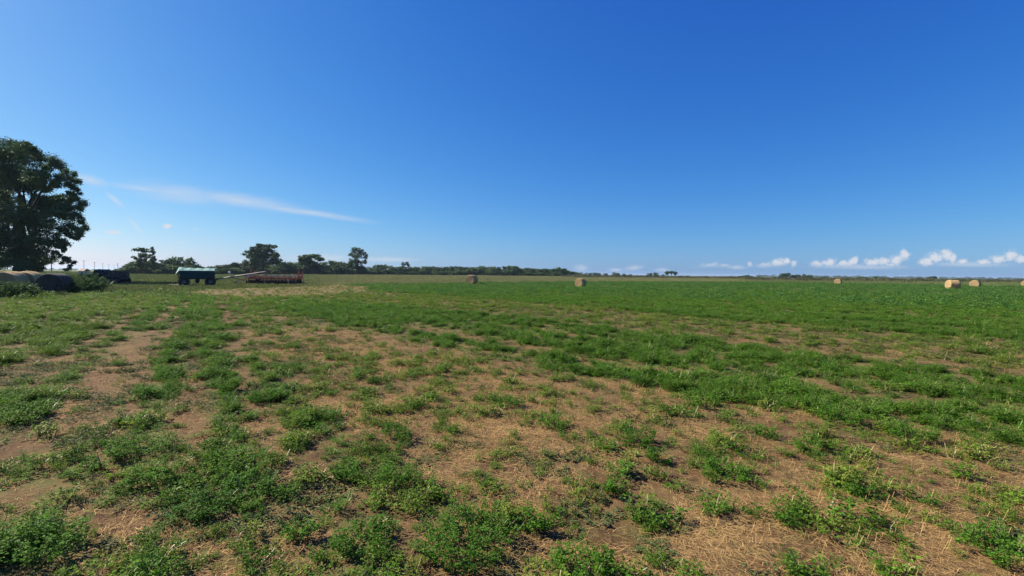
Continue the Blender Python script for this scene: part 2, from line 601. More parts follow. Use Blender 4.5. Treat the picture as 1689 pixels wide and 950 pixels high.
def crop_map(x, y):
    """returns tall (leafy clumps), low (sparse cut plants), dry (yellowing), inside-field mask"""
    wx = x + 0.55 * (fbm(x, y, 0.55, 4, 5) - 0.5) * (1 + 0.035 * np.hypot(x, y))
    wy = y + 0.55 * (fbm(x, y, 0.55, 4, 9) - 0.5) * (1 + 0.035 * np.hypot(x, y))
    rx_ = x + 0.24 * (fbm(x, y, 0.5, 3, 25) - 0.5) * (1 + 0.03 * np.hypot(x, y))
    ry_ = y + 0.24 * (fbm(x, y, 0.5, 3, 29) - 0.5) * (1 + 0.03 * np.hypot(x, y))
    px, py = proj(wx, wy)
    rr = np.hypot(x, y)
    tall = np.full(x.shape, 0.08)
    low = np.full(x.shape, 1.0)
    dry = np.full(x.shape, 0.30)

    def setp(poly, t, l, d):
        k = inpoly(px, py, poly)
        tall[k], low[k], dry[k] = t, l, d
    setp(P_BARE, 0.028, 0.66, 0.28)
    far_bare = inpoly(px, py, P_BARE) & (py < 600)
    k = sstep(600 - py, 0, 90)[far_bare]
    tall[far_bare] += 0.10 * k
    low[far_bare] += 0.45 * k
    setp(P_FULL, 0.93, 0.4, 0.02)
    setp(P_STRIP, 0.26, 0.85, 0.38)
    setp(P_BAND, 0.95, 0.5, 0.04)
    setp(P_LUSH, 0.82, 0.7, 0.40)
    # the drilled rows at the left, parallel lines running towards the machines
    az = R(-34.6)
    u = rx_ * math.cos(az) - ry_ * math.sin(az)
    g = np.exp(-(((u / 0.62) % 1.0 - 0.5) / 0.21) ** 2)
    left = sstep(rr, 4.5, 9) * np.where(inpoly(px, py, P_BARE) | inpoly(px, py, P_BAND) | inpoly(px, py, P_STRIP) | inpoly(px, py, P_FULL), 0.0, 1.0)
    lush = inpoly(px, py, P_LUSH)
    tall = np.where(lush, tall * (0.45 + 0.55 * g), np.maximum(tall * (1 - 0.7 * left * (1 - g)), 0.95 * g * left * sstep(fbm(x, y, 2.5, 3, 97), 0.22, 0.42)))
    low = low * (1 - 0.62 * left * (1 - g) * np.where(lush, 0.5, 1.0))
    # long thin gaps between the swaths at the right
    az = R(-43.0)
    u2 = rx_ * math.cos(az) - ry_ * math.sin(az)
    right = inpoly(px, py, P_FULL) | inpoly(px, py, P_BAND)
    per = np.where(inpoly(px, py, P_BAND), 1.15, 3.2)
    gap = np.exp(-(((u2 / per) % 1.0 - 0.5) / 0.13) ** 2) * sstep(fbm(x, y, 4.0, 3, 99), 0.34, 0.56)
    tall = np.where(right, tall * (1 - 0.72 * gap), tall)
    dry = np.where(right, dry + 0.15 * gap, dry)
    for L, w, a in ROWG:
        d = dist_line(rx_, ry_, L)
        g = np.exp(-(d / w) ** 2) * a
        tall = np.maximum(tall, g)
        dry = dry * (1 - 0.8 * g)
    for L, w, a in BAREG:
        d = dist_line(rx_, ry_, L)
        g = np.exp(-(d / w) ** 2)
        tall = tall * (1 - g) + tall * a * g
        low = low * (1 - 0.75 * g)
    # yellowing dusty ground in front of the machines
    tr = inpoly(px + 60 * (fbm(x, y, 4.0, 3, 93) - 0.5), py + 9 * (fbm(x, y, 5.0, 3, 95) - 0.5), [(255, 470), (560, 467), (640, 480), (470, 491), (420, 494), (320, 486)])
    tall[tr], low[tr], dry[tr] = 0.06, 0.6, 0.85
    tall = np.where(py < 520, tall * (0.8 + 0.35 * fbm(x, y, 3.0, 3, 91)), tall)
    edge = np.interp(px, EDGE[:, 0], EDGE[:, 1]) + 2.5 * (fbm(x, y, 6, 3, 31) - 0.5)
    edge = np.where(px < 320, edge + 0 * px, edge)
    infield = sstep(edge - y, -1.0, 1.5)
    infield = np.where(y < 0.5, 1.0, infield)
    return tall, low, dry, infield, px, py


# ------------------------------------------------------------------ ground: one sheet out to the horizon
def build_ground():
    ang = np.concatenate([np.linspace(R(-62), R(62), 560), np.linspace(R(62), R(298), 72)[1:-1]])
    rad = np.concatenate([[0.0], np.geomspace(0.5, 14, 190), np.geomspace(14, 420, 170)[1:], np.geomspace(420, 9000, 24)[1:]])
    A, RR = np.meshgrid(ang, rad)
    X, Y = RR * np.sin(A), RR * np.cos(A)
    x, y = X.ravel(), Y.ravel()
    r = RR.ravel()
    tall, low, dry, inf, px, py = crop_map(x, y)
    near = 1 - sstep(r, 10, 30)
    z = near * (0.05 * (fbm(x, y, 0.55, 4, 3) - 0.5) + 0.022 * (fbm(x, y, 0.09, 3, 7) - 0.5)) + 0.12 * (fbm(x, y, 5.0, 2, 11) - 0.5) * (1 - sstep(r, 60, 200))
    cover = tall * inf
    # far stubble strip (tan) between the field edge and the hedge, olive pasture elsewhere
    # the tan tone lives in world space: a strip of stubble behind the field
    tan = (1 - inf) * sstep(px, 420, 620) * (1 - sstep(px, 1160, 1300)) * (1 - sstep(y, 330, 420))
    tan = np.maximum(tan, (1 - inf) * sstep(px, 1480, 1560) * sstep(y, 175, 200) * (1 - sstep(y, 420, 460)) * 0.9)
    n = len(ang)
    ii = np.arange(len(rad) - 1)[:, None] * n
    jj = np.arange(n)[None, :]
    j2 = (jj + 1) % n
    F = np.stack([ii + jj, ii + j2, ii + n + j2, ii + n + jj], -1).reshape(-1, 4)
    F = F[:, ::-1]
    F = F[n:]                                     # centre fan done below
    tri = np.stack([np.zeros(n, int), n + np.arange(n), n + (np.arange(n) + 1) % n], -1)[:, ::-1]
    V = np.stack([x, y, z], -1)
    me = np_mesh('ground', V, F, dict(cover=cover, dry=dry, inf=inf, tan=tan, low=low))
    o = link('ground', me, None, None, True)
    tag(o, kind='structure')
    return o


def height(x, y):
    r = np.hypot(x, y)
    near = 1 - sstep(r, 10, 30)
    return near * (0.05 * (fbm(x, y, 0.55, 4, 3) - 0.5) + 0.022 * (fbm(x, y, 0.09, 3, 7) - 0.5)) + 0.12 * (fbm(x, y, 5.0, 2, 11) - 0.5) * (1 - sstep(r, 60, 200))


def ground_mat():
    k = NT('ground')
    v = k.vec('Object')
    vs = k.vec('Object', (1, 1, 1))
    n_big = k.noise(1.3, 5, 0.6, v)
    n_mid = k.noise(9, 6, 0.7, v, 0.4)
    n_fine = k.noise(70, 5, 0.75, v, 0.6)
    soil = k.mix(k.step(n_big, 0.35, 0.65), (0.098, 0.052, 0.026), (0.172, 0.097, 0.045))
    soil = k.mix(k.step(n_mid, 0.5, 0.72), soil, (0.055, 0.032, 0.019))
    # straw litter: fine fibres in three directions
    fib = None
    for a, sc_ in ((0.3, 150), (1.35, 170), (2.4, 160)):
        fv = k.vec('Object', (1.0, 0.09, 1.0), (0, 0, a))
        f = k.step(k.noise(sc_, 2, 0.5, fv, 0.5), 0.58, 0.70)
        fib = f if fib is None else k.math('MAXIMUM', fib, f)
    litter = k.math('MULTIPLY', fib, k.step(k.noise(2.2, 5, 0.65, v), 0.38, 0.62), True)
    c = k.mix(k.math('MULTIPLY', litter, 0.85), soil, (0.50, 0.31, 0.125))
    c = k.mix(k.math('MULTIPLY', k.step(n_fine, 0.55, 0.75), 0.35), c, (0.38, 0.25, 0.115))
    # low growth and fallen leaves under the crop
    gmask = k.math('MULTIPLY', k.attr('cover'), k.step(k.noise(5, 5, 0.7, v), 0.30, 0.62), True)
    cd_ = k.math('MULTIPLY', gmask, 0.82)
    c = k.mix(cd_, c, (0.055, 0.105, 0.018))
    c = k.mix(k.math('MULTIPLY', k.step(k.attr('dry'), 0.45, 0.85), 0.25), c, (0.175, 0.150, 0.066))
    lowm = k.math('MULTIPLY', k.math('MULTIPLY', k.attr('low'), k.step(k.noise(7, 6, 0.75, v, 0.5), 0.42, 0.66)), 0.62, True)
    c = k.mix(lowm, c, (0.115, 0.125, 0.038))
    # outside the field: pasture, and the tan stubble
    nb = k.noise(0.05, 4, 0.6, v)
    nm = k.noise(0.6, 5, 0.7, v)
    past = k.mix(k.step(nb, 0.35, 0.65), (0.070, 0.100, 0.034), (0.120, 0.125, 0.050))
    past = k.mix(k.math('MULTIPLY', k.step(nm, 0.5, 0.75), 0.5), past, (0.055, 0.085, 0.028))
    tanc = k.mix(k.step(nb, 0.3, 0.7), (0.145, 0.155, 0.070), (0.185, 0.185, 0.090))
    tanc = k.mix(k.math('MULTIPLY', k.step(nm, 0.52, 0.75), 0.5), tanc, (0.080, 0.095, 0.038))
    out = k.mix(k.attr('tan'), past, tanc)
    c = k.mix(k.attr('inf'), out, c)
    k.color(c)
    k.b.inputs['Roughness'].default_value = 0.95
    k.b.inputs['Specular IOR Level'].default_value = 0.1
    h = k.math('ADD', k.math('MULTIPLY', n_mid, 0.6), k.math('ADD', k.math('MULTIPLY', n_fine, 0.35), k.math('MULTIPLY', fib, 0.15)))
    k.bump(h, 0.7, 0.035)
    return k.m


ground = build_ground()
ground.data.materials.append(ground_mat())

# ------------------------------------------------------------------ plant prototypes
rng = np.random.default_rng(11)


def leaflets(P, D, N, L, W, fold=0.25):
    """folded leaflets: base P, direction D, normal N, length L, width W -> 4 verts, 2 tris each"""
    S = np.cross(D, N)
    S /= np.linalg.norm(S, axis=1, keepdims=True) + 1e-9
    L, W = L[:, None], W[:, None]
    tip = P + D * L - N * L * 0.12
    mid = P + D * L * 0.55
    a = mid + S * W * 0.5 + N * W * fold
    b = mid - S * W * 0.5 + N * W * fold
    V = np.stack([P, a, tip, b], 1).reshape(-1, 3)
    n = len(P)
    base = np.arange(n)[:, None] * 4
    F = np.concatenate([base + np.array([0, 1, 2]), base + np.array([0, 2, 3])], 1).reshape(-1, 3)
    return V, F


def unit(v):
    return v / (np.linalg.norm(v, axis=-1, keepdims=True) + 1e-9)


def plant_mesh(name, stems, h, spread, r0, per, leaf=0.024, droop=0.2, stem_w=0.0035, flat=0.0, lod=0, parts=False, hvar=0.25, start=0.2):
    SV, SF, LP, LD, LN, LL, LW = [], [], [], [], [], [], []
    nv = 0
    for s in range(stems):
        a = rng.uniform(0, 2 * np.pi)
        rr = r0 * math.sqrt(rng.uniform())
        b = np.array([rr * math.cos(a), rr * math.sin(a), -0.01])
        a2 = a + rng.normal(0, 0.6)
        o = np.array([math.cos(a2), math.sin(a2), 0])
        hh = h * (1 - hvar * rng.uniform()) * (1 - 0.35 * (rr / (r0 + 1e-6)) ** 2)
        sp = spread * rng.uniform(0.25, 1.0)
        ts = np.linspace(0, 1, 5)
        pts = b + np.outer(sp * ts ** 1.4, o) + np.outer(hh * (ts - droop * ts ** 2) * (1 - flat), [0, 0, 1])
        pts[1:] += rng.normal(0, 0.006, (4, 3))
        side = np.array([-o[1], o[0], 0.0])
        w = stem_w * (1 - 0.6 * ts)[:, None]
        sv = np.concatenate([pts - side * w, pts + side * w])
        SV.append(sv)
        for i in range(4):
            SF.append((nv + i, nv + i + 1, nv + 6 + i))
            SF.append((nv + i, nv + 6 + i, nv + 5 + i))
        nv += 10
        tt = rng.uniform(start, 1.0, per) ** 0.8
        for t in tt:
            p = np.array([np.interp(t, ts, pts[:, i]) for i in range(3)])
            ang = rng.uniform(0, 2 * np.pi)
            d = np.array([math.cos(ang), math.sin(ang), rng.uniform(-0.15, 0.55)])
            d /= np.linalg.norm(d)
            pet = p + d * rng.uniform(0.008, 0.03)
            lf = leaf * rng.uniform(0.65, 1.2) * (1.1 - 0.35 * t)
            nrm = unit(np.array([rng.normal(0, 0.45), rng.normal(0, 0.45), 1.0]))
            trip = (0.0, 1.0, -1.0) if lod < 2 else (0.0,)
            for q in trip:
                ca, sa = math.cos(q), math.sin(q)
                dd = np.array([d[0] * ca - d[1] * sa, d[0] * sa + d[1] * ca, d[2] * 0.7 + rng.normal(0, 0.15)])
                LP.append(pet)
                LD.append(unit(dd))
                LN.append(nrm)
                LL.append(lf * (1.0 if lod < 2 else 1.7))
                LW.append(lf * (0.52 if lod < 2 else 1.3))
    SV = np.concatenate(SV)
    SF = np.array(SF)
    LV, LF = leaflets(np.array(LP), np.array(LD), np.array(LN), np.array(LL), np.array(LW))
    if parts:
        return np_mesh('stems', SV, SF), np_mesh('foliage', LV, LF)
    V = np.concatenate([SV, LV])
    F = np.concatenate([SF, LF + len(SV)])
    mi = np.concatenate([np.ones(len(SF), int), np.zeros(len(LF), int)])
    return np_mesh(name, V, F, None, mi)


def tuft_far(name, n, h, rad, leaf):
    """coarse patch of crop seen from far: many leaf sprays in a lumpy mound"""
    a = rng.uniform(0, 2 * np.pi, n)
    r = rad * np.sqrt(rng.uniform(0, 1, n))
    top = h * (1 - 0.6 * (r / rad) ** 2) * (0.75 + 0.5 * vnoise(r * np.cos(a) * 9 + 50, r * np.sin(a) * 9 + 50, 4))
    z = top * rng.uniform(0.15, 1.0, n) ** 0.6
    P = np.stack([r * np.cos(a), r * np.sin(a), z], -1)
    ang = rng.uniform(0, 2 * np.pi, n)
    D = unit(np.stack([np.cos(ang), np.sin(ang), rng.uniform(-0.1, 0.7, n)], -1))
    N = unit(np.stack([rng.normal(0, 0.5, n), rng.normal(0, 0.5, n), np.ones(n)], -1))
    V, F = leaflets(P, D, N, leaf * rng.uniform(0.7, 1.3, n), leaf * rng.uniform(0.5, 0.8, n))
    return np_mesh(name, V, F)


def straw_mesh(name, n, rad, lmin, lmax, w, up=0.02, stubs=0):
    V, F = [], []
    for i in range(n):
        a = rng.uniform(0, 2 * np.pi)
        r = rad * math.sqrt(rng.uniform())
        p = np.array([r * math.cos(a), r * math.sin(a), rng.uniform(0.002, up)])
        b = rng.normal(0.5, 0.7)
        L = rng.uniform(lmin, lmax)
        d = np.array([math.cos(b), math.sin(b), rng.normal(0, 0.10)])
        bend = rng.normal(0, 0.45)
        ts = np.linspace(0, 1, 4)
        pts = [p]
        for t in range(3):
            bb = b + bend * (t - 1)
            pts.append(pts[-1] + np.array([math.cos(bb), math.sin(bb), d[2]]) * L / 3)
        pts = np.array(pts)
        pts[:, 2] = np.maximum(pts[:, 2], 0.001)
        s = np.array([-math.sin(b), math.cos(b), 0]) * w * rng.uniform(0.5, 1.2)
        k = len(V) * 8
        V.append(np.concatenate([pts - s, pts + s]))
        for j in range(3):
            F.append((k + j, k + j + 1, k + 5 + j))
            F.append((k + j, k + 5 + j, k + 4 + j))
    for i in range(stubs):
        a = rng.uniform(0, 2 * np.pi)
        r = rad * math.sqrt(rng.uniform())
        p = np.array([r * math.cos(a), r * math.sin(a), -0.01])
        d = np.array([rng.normal(0, 0.3), rng.normal(0, 0.3), 1.0]) * rng.uniform(0.04, 0.10)
        s = np.array([math.cos(a), math.sin(a), 0]) * w
        k = len(V) * 8
        pts = np.array([p + d * t for t in np.linspace(0, 1, 4)])
        V.append(np.concatenate([pts - s, pts + s]))
        for j in range(3):
            F.append((k + j, k + j + 1, k + 5 + j))
            F.append((k + j, k + 5 + j, k + 4 + j))
    return np_mesh(name, np.concatenate(V), np.array(F))


def proto_collection(name, meshes, mats):
    c = bpy.data.collections.new(name)
    for me in meshes:
        o = bpy.data.objects.new(me.name, me)
        for mm in mats:
            me.materials.append(mm)
        c.objects.link(o)
    return c


def scatter(name, label, cat, coll, P, rz, scl, dry, tilt=None, count=1, idx=None, kind='stuff'):
    """one object whose points carry instances of the plants in coll"""
    n = len(P)
    me = bpy.data.meshes.new(name)
    me.vertices.add(n)
    me.vertices.foreach_set('co', np.asarray(P, np.float32).ravel())
    rot = np.zeros((n, 3), np.float32)
    rot[:, 2] = rz
    if tilt is not None:
        rot[:, 0], rot[:, 1] = tilt[:, 0], tilt[:, 1]
    a = me.attributes.new('rot', 'FLOAT_VECTOR', 'POINT')
    a.data.foreach_set('vector', rot.ravel())
    a = me.attributes.new('scl', 'FLOAT_VECTOR', 'POINT')
    a.data.foreach_set('vector', np.asarray(scl, np.float32).ravel())
    a = me.attributes.new('dry', 'FLOAT', 'POINT')
    a.data.foreach_set('value', np.asarray(dry, np.float32))
    a = me.attributes.new('pick', 'INT', 'POINT')
    a.data.foreach_set('value', np.asarray(idx if idx is not None else rng.integers(0, count, n), np.int32))
    o = link(name, me)
    g = bpy.data.node_groups.new(name, 'GeometryNodeTree')
    g.interface.new_socket('Geometry', in_out='INPUT', socket_type='NodeSocketGeometry')
    g.interface.new_socket('Geometry', in_out='OUTPUT', socket_type='NodeSocketGeometry')
    gi, go = g.nodes.new('NodeGroupInput'), g.nodes.new('NodeGroupOutput')
    iop = g.nodes.new('GeometryNodeInstanceOnPoints')
    ci = g.nodes.new('GeometryNodeCollectionInfo')
    ci.inputs['Collection'].default_value = coll
    ci.inputs['Separate Children'].default_value = True
    ci.inputs['Reset Children'].default_value = True

    def na(nm, dt):
        q = g.nodes.new('GeometryNodeInputNamedAttribute')
        q.data_type = dt
        q.inputs['Name'].default_value = nm
        return q.outputs[0]
    g.links.new(gi.outputs[0], iop.inputs['Points'])
    g.links.new(ci.outputs[0], iop.inputs['Instance'])
    iop.inputs['Pick Instance'].default_value = True
    g.links.new(na('pick', 'INT'), iop.inputs['Instance Index'])
    g.links.new(na('rot', 'FLOAT_VECTOR'), iop.inputs['Rotation'])
    g.links.new(na('scl', 'FLOAT_VECTOR'), iop.inputs['Scale'])
    g.links.new(iop.outputs[0], go.inputs[0])
    md = o.modifiers.new('scatter', 'NODES')
    md.node_group = g
    tag(o, label, cat, kind=kind)
    return o


def sector(n, r1, r2, a1=-58, a2=58, power=2.0):
    """random ground points in the sector between two radii (uniform over the area); the near ones reach further round"""
    if r2 < 30:
        wide = 80 if r2 <= 11 else 70
        n = int(n * wide / a2)
        a1, a2 = -wide, wide
    a = R(a1) + rng.uniform(0, 1, n) * R(a2 - a1)
    r = np.sqrt(r1 * r1 + rng.uniform(0, 1, n) * (r2 * r2 - r1 * r1))
    return r * np.sin(a), r * np.cos(a)


def sc3(s, zvar=0.2):
    z = s * rng.uniform(1 - zvar, 1 + zvar, len(s))
    return np.stack([s, s, z], -1)


# tall clumps -----------------------------------------------------------
tall_protos = [plant_mesh('alfalfa_clump', int(rng.integers(10, 20)), rng.uniform(0.18, 0.29), rng.uniform(0.07, 0.16), rng.uniform(0.04, 0.09), 15, rng.uniform(0.017, 0.024), hvar=0.5) for _ in range(8)]
tall_c = proto_collection('alfalfa_clumps', tall_protos, [M['alfalfa'], M['alfalfa_stem']])
low_protos = [plant_mesh('alfalfa_sprig', int(rng.integers(5, 9)), 0.105, 0.075, 0.04, 10, 0.017, start=0.2) for _ in range(4)] + \
    [plant_mesh('alfalfa_sprig', int(rng.integers(3, 6)), 0.14, 0.05, 0.03, 11, 0.017) for _ in range(3)]
low_c = proto_collection('alfalfa_sprigs', low_protos, [M['alfalfa'], M['alfalfa_stem']])
mat_protos = [plant_mesh('wilted_stem', int(rng.integers(8, 13)), 0.05, 0.22, 0.08, 9, 0.024, flat=0.3, start=0.1) for _ in range(4)]
mat_c = proto_collection('wilted_stems', mat_protos, [M['wilted'], M['alfalfa_stem']])
mid_protos = [plant_mesh('alfalfa_tuft', 14, 0.24, 0.12, 0.10, 9, 0.030, lod=2) for _ in range(5)]
mid_c = proto_collection('alfalfa_tufts', mid_protos, [M['alfalfa'], M['alfalfa_stem']])
far_protos = [tuft_far('alfalfa_mound', 80, 0.30, 0.42, 0.10) for _ in range(5)]
far_c = proto_collection('alfalfa_mounds', far_protos, [M['alfalfa_far']])
straw_protos = [straw_mesh('straw_litter', 80, 0.26, 0.02, 0.11, 0.0011, 0.015, 6) for _ in range(6)] + [straw_mesh('straw_litter', 36, 0.28, 0.04, 0.15, 0.0012, 0.02, 2) for _ in range(3)]
straw_c = proto_collection('straw_litters', straw_protos, [M['straw']])


def grass_tuft(name, n, h, rad):
    a = rng.uniform(0, 2 * np.pi, n)
    r = rad * np.sqrt(rng.uniform(0, 1, n))
    P = np.stack([r * np.cos(a), r * np.sin(a), np.zeros(n)], -1)
    D = unit(np.stack([rng.normal(0, 0.45, n), rng.normal(0, 0.45, n), np.ones(n)], -1))
    N = unit(np.cross(D, unit(rng.normal(0, 1, (n, 3)))))
    V, F = leaflets(P, D, N, h * rng.uniform(0.4, 1.2, n), rng.uniform(0.012, 0.030, n))
    return np_mesh(name, V, F)


grass_protos = [grass_tuft('dry_grass_tuft', 130, 0.20, 0.55) for _ in range(5)]
grass_c = proto_collection('dry_grass_tufts', grass_protos, [M['grass']])


def clumpy(x, y, s, seed, lo=0.35, hi=0.65):
    return sstep(fbm(x, y, s, 3, seed), lo, hi)


XS, YS, PS = [], [], []
# near tall: little groups of plants round a common crown, in rows
def groups(n, r1, r2, seed, many, spread):
    x, y = sector(n, r1, r2)
    t, l, d, inf, px, py = crop_map(x, y)
    k = rng.uniform(0, 1, len(x)) < inf * t ** 1.3 * (0.55 + 0.6 * clumpy(x, y, 0.6, seed, 0.33, 0.6))
    x, y, t, d = x[k], y[k], t[k], d[k]
    size = np.exp(rng.normal(0, 0.33, len(x))) * (0.55 + 0.45 * t)
    cnt = np.clip((many * size).astype(int), 1, 12)
    rep_ = np.repeat(np.arange(len(x)), cnt)
    off = rng.normal(0, 1, (len(rep_), 2)) * (spread * size[rep_])[:, None]
    fall = np.exp(-(np.hypot(off[:, 0], off[:, 1]) / (2.2 * spread * size[rep_])) ** 2)
    X, Y = x[rep_] + off[:, 0], y[rep_] + off[:, 1]
    S = np.clip(size[rep_], 0.5, 1.35) * (0.45 + 0.55 * fall) * rng.uniform(0.75, 1.15, len(rep_))
    return np.stack([X, Y, height(X, Y)], -1), S, d[rep_] + rng.normal(0, 0.06, len(x))[rep_]


near = groups(1700, 1.1, 9, 41, 3.8, 0.062)
P2, s, d = groups(8200, 9, 24, 43, 4.2, 0.075)
# hand-placed leafy clumps keep their own ground: no scattered plant inside them
CLUMPS = [
    (775, 905, 0.34, 1.15, 'largest dark green leafy clump near the bottom edge, left of centre'),
    (655, 797, 0.20, 1.15, 'tall bushy clump just above and left of the largest clump'),
    (652, 722, 0.15, 1.0, 'small round bushy clump standing above the tall bushy clump left of centre'),
    (1050, 735, 0.20, 1.1, 'rounded bushy clump standing alone in the bare straw strip right of centre'),
    (487, 613, 0.24, 1.0, 'wide low round clump alone on bare soil where the bare strip narrows'),
    (912, 705, 0.18, 0.85, 'loose leafy clump left of the lone rounded clump in the bare strip'),
    (1500, 730, 0.26, 1.1, 'dense clump casting a dark shadow at the right below the thick green band'),
    (1388, 702, 0.28, 1.1, 'broad clump jutting out of the thick green band into the bare strip'),
    (1160, 665, 0.30, 1.1, 'dense clump at the lower edge of the thick green band, right of centre'),
    (1192, 790, 0.22, 0.8, 'sprawling low clump in the straw right of the lone rounded clump'),
    (1650, 925, 0.22, 1.0, 'bright green spreading clump in the bottom right corner of the field'),
    (960, 945, 0.18, 0.95, 'leafy clump cut by the bottom edge right of the largest clump'),
    (885, 868, 0.11, 0.95, 'upright narrow clump between the largest clump and the lone rounded clump'),
    (228, 750, 0.27, 1.1, 'wide bright green clump in the left rows above bare soil'),
    (250, 805, 0.18, 1.1, 'upright clump directly below the wide bright clump in the left rows'),
    (75, 925, 0.20, 1.15, 'bright green clump in the bottom left corner casting a shadow to the right'),
    (338, 850, 0.20, 1.0, 'dark leafy clump on the left with bare soil in front of it'),
    (410, 820, 0.20, 1.05, 'tall dark clump right of the dark leafy clump in the left rows'),
    (575, 790, 0.10, 0.9, 'small greyish clump left of the tall bushy clump near bare soil'),
    (590, 905, 0.18, 1.0, 'leafy clump near the bottom edge left of the largest clump'),
    (1330, 750, 0.12, 0.75, 'small dark green sprout between the bare strip and the shadow casting clump'),
    (1085, 765, 0.09, 0.8, 'little bright green tuft just below the lone rounded clump'),
    (1015, 815, 0.07, 0.75, 'tiny round sprout on bare soil below the lone rounded clump'),
    (840, 670, 0.20, 0.85, 'loose clump in the middle of the bare strip above the straw'),
    (1265, 725, 0.12, 0.8, 'small bright clump on bare soil below the thick green band'),
    (1428, 828, 0.10, 0.75, 'small upright sprout at the right with straw all around it'),
    (1370, 610, 0.0, 0, ''),
]
CLUMPS = [c for c in CLUMPS if c[4]]
cl_xy = np.array([gp(c[0], c[1])[:2] for c in CLUMPS])


def clear_of_clumps(Pn):
    m_ = np.ones(len(Pn), bool)
    for (cx, cy), c in zip(cl_xy, CLUMPS):
        m_ &= np.hypot(Pn[:, 0] - cx, Pn[:, 1] - cy) > c[2] * 0.9
    return m_


P1, s1, d1 = near
k = clear_of_clumps(P1)
P1, s1, d1 = P1[k], s1[k], d1[k]
NT_ = len(tall_protos)
Pa = np.concatenate([P1, P2])
sa = np.concatenate([s1, s])
da = np.concatenate([d1, d])
scatter('alfalfa_crop', 'leafy green alfalfa plants standing in ragged rows across the near field', 'alfalfa crop', tall_c, Pa,
        rng.uniform(0, 6.28, len(Pa)), sc3(sa), np.clip(da * 0.8 + rng.normal(0, 0.08, len(Pa)), 0, 0.9), rng.normal(0, 0.12, (len(Pa), 2)), NT_)

# low sprigs and yellowing cut plants
def sprig_groups(n, r1, r2, seed, many, spread, pw=1.0):
    x, y = sector(n, r1, r2)
    t, l, d, inf, px, py = crop_map(x, y)
    k = rng.uniform(0, 1, len(x)) < inf * l ** pw * (0.45 + 0.5 * clumpy(x, y, 0.45, seed, 0.36, 0.64))
    x, y, d = x[k], y[k], d[k]
    size = np.exp(rng.normal(-0.38, 0.45, len(x)))
    cnt = np.clip((many * size).astype(int), 1, 10)
    rp = np.repeat(np.arange(len(x)), cnt)
    X = x[rp] + rng.normal(0, 1, len(rp)) * spread * size[rp]
    Y = y[rp] + rng.normal(0, 1, len(rp)) * spread * size[rp]
    return X, Y, np.clip(d[rp] + rng.normal(0, 0.25, len(x))[rp], 0, 1), np.clip(size[rp], 0.5, 1.6) * rng.uniform(0.7, 1.15, len(rp))


xa, ya, da_, sa_ = sprig_groups(7200, 1.1, 10, 51, 2.4, 0.034)
xb, yb, db_, sb_ = sprig_groups(22000, 10, 36, 53, 2.8, 0.055)
x, y, dd, ss = np.concatenate([xa, xb]), np.concatenate([ya, yb]), np.concatenate([da_, db_]), np.concatenate([sa_, sb_])
P = np.stack([x, y, height(x, y)], -1)
k = clear_of_clumps(P)
P, dd, ss = P[k], dd[k], ss[k]
scatter('alfalfa_sprigs', 'sparse low alfalfa sprigs regrowing on the bare soil between the rows', 'alfalfa sprigs', low_c, P, rng.uniform(0, 6.28, len(P)),
        sc3(1.0 * ss * (1 + 0.015 * np.hypot(P[:, 0], P[:, 1]))), np.clip(dd * 1.1 + rng.normal(0, 0.2, len(P)), 0, 0.95), rng.normal(0, 0.15, (len(P), 2)), len(low_protos))

# wilted cut stems lying in the left rows and in the strip behind the green band
x, y = sector(15000, 1.1, 24)
t, l, d, inf, px, py = crop_map(x, y)
wl = inf * np.where(px < 560, 0.6, 0.25) * np.where(inpoly(px, py, P_STRIP), 2.5, 1.0)
k = rng.uniform(0, 1, len(x)) < np.clip(wl, 0, 1) * (0.1 + 0.9 * clumpy(x, y, 0.7, 57, 0.40, 0.66))
P = np.stack([x[k], y[k], height(x[k], y[k]) + 0.01], -1)
scatter('cut_alfalfa_stems', 'flattened wilted cut alfalfa stems lying between the green rows', 'cut stems', mat_c, P, rng.uniform(0, 6.28, len(P)),
        sc3(rng.uniform(0.7, 1.3, len(P))), np.clip(d[k] * 0.9 + rng.normal(0.05, 0.2, len(P)), 0, 0.9), None, len(mat_protos))

# middle distance and far crop
x, y = sector(30000, 22, 60)
t, l, d, inf, px, py = crop_map(x, y)
p = inf * np.clip(t * (0.45 + 0.7 * clumpy(x, y, 1.4, 61, 0.3, 0.6)) + 0.32 * l, 0, 1)
k = rng.uniform(0, 1, len(x)) < p
P = np.stack([x[k], y[k], height(x[k], y[k])], -1)
scatter('alfalfa_crop', 'green alfalfa standing between the near rows and the far part of the field', 'alfalfa crop', mid_c, P, rng.uniform(0, 6.28, len(P)),
        sc3(rng.uniform(0.6, 1.25, len(P)) * (0.55 + 0.5 * t[k])), np.clip(d[k] + rng.normal(0, 0.12, len(P)), 0, 0.9), None, len(mid_protos))
x, y = sector(52000, 34, 150)
t, l, d, inf, px, py = crop_map(x, y)
k = rng.uniform(0, 1, len(x)) < inf * t * (0.55 + 0.5 * clumpy(x, y, 3.0, 63, 0.3, 0.6))
P = np.stack([x[k], y[k], height(x[k], y[k]) - 0.03], -1)
scatter('alfalfa_crop', 'thick even green alfalfa covering the far part of the field round the bales', 'alfalfa crop', far_c, P, rng.uniform(0, 6.28, len(P)),
        sc3(rng.uniform(0.45, 1.15, len(P)), 0.45), np.clip(d[k] * 0.8 + rng.normal(0.02, 0.1, len(P)), 0, 0.9), None, len(far_protos))
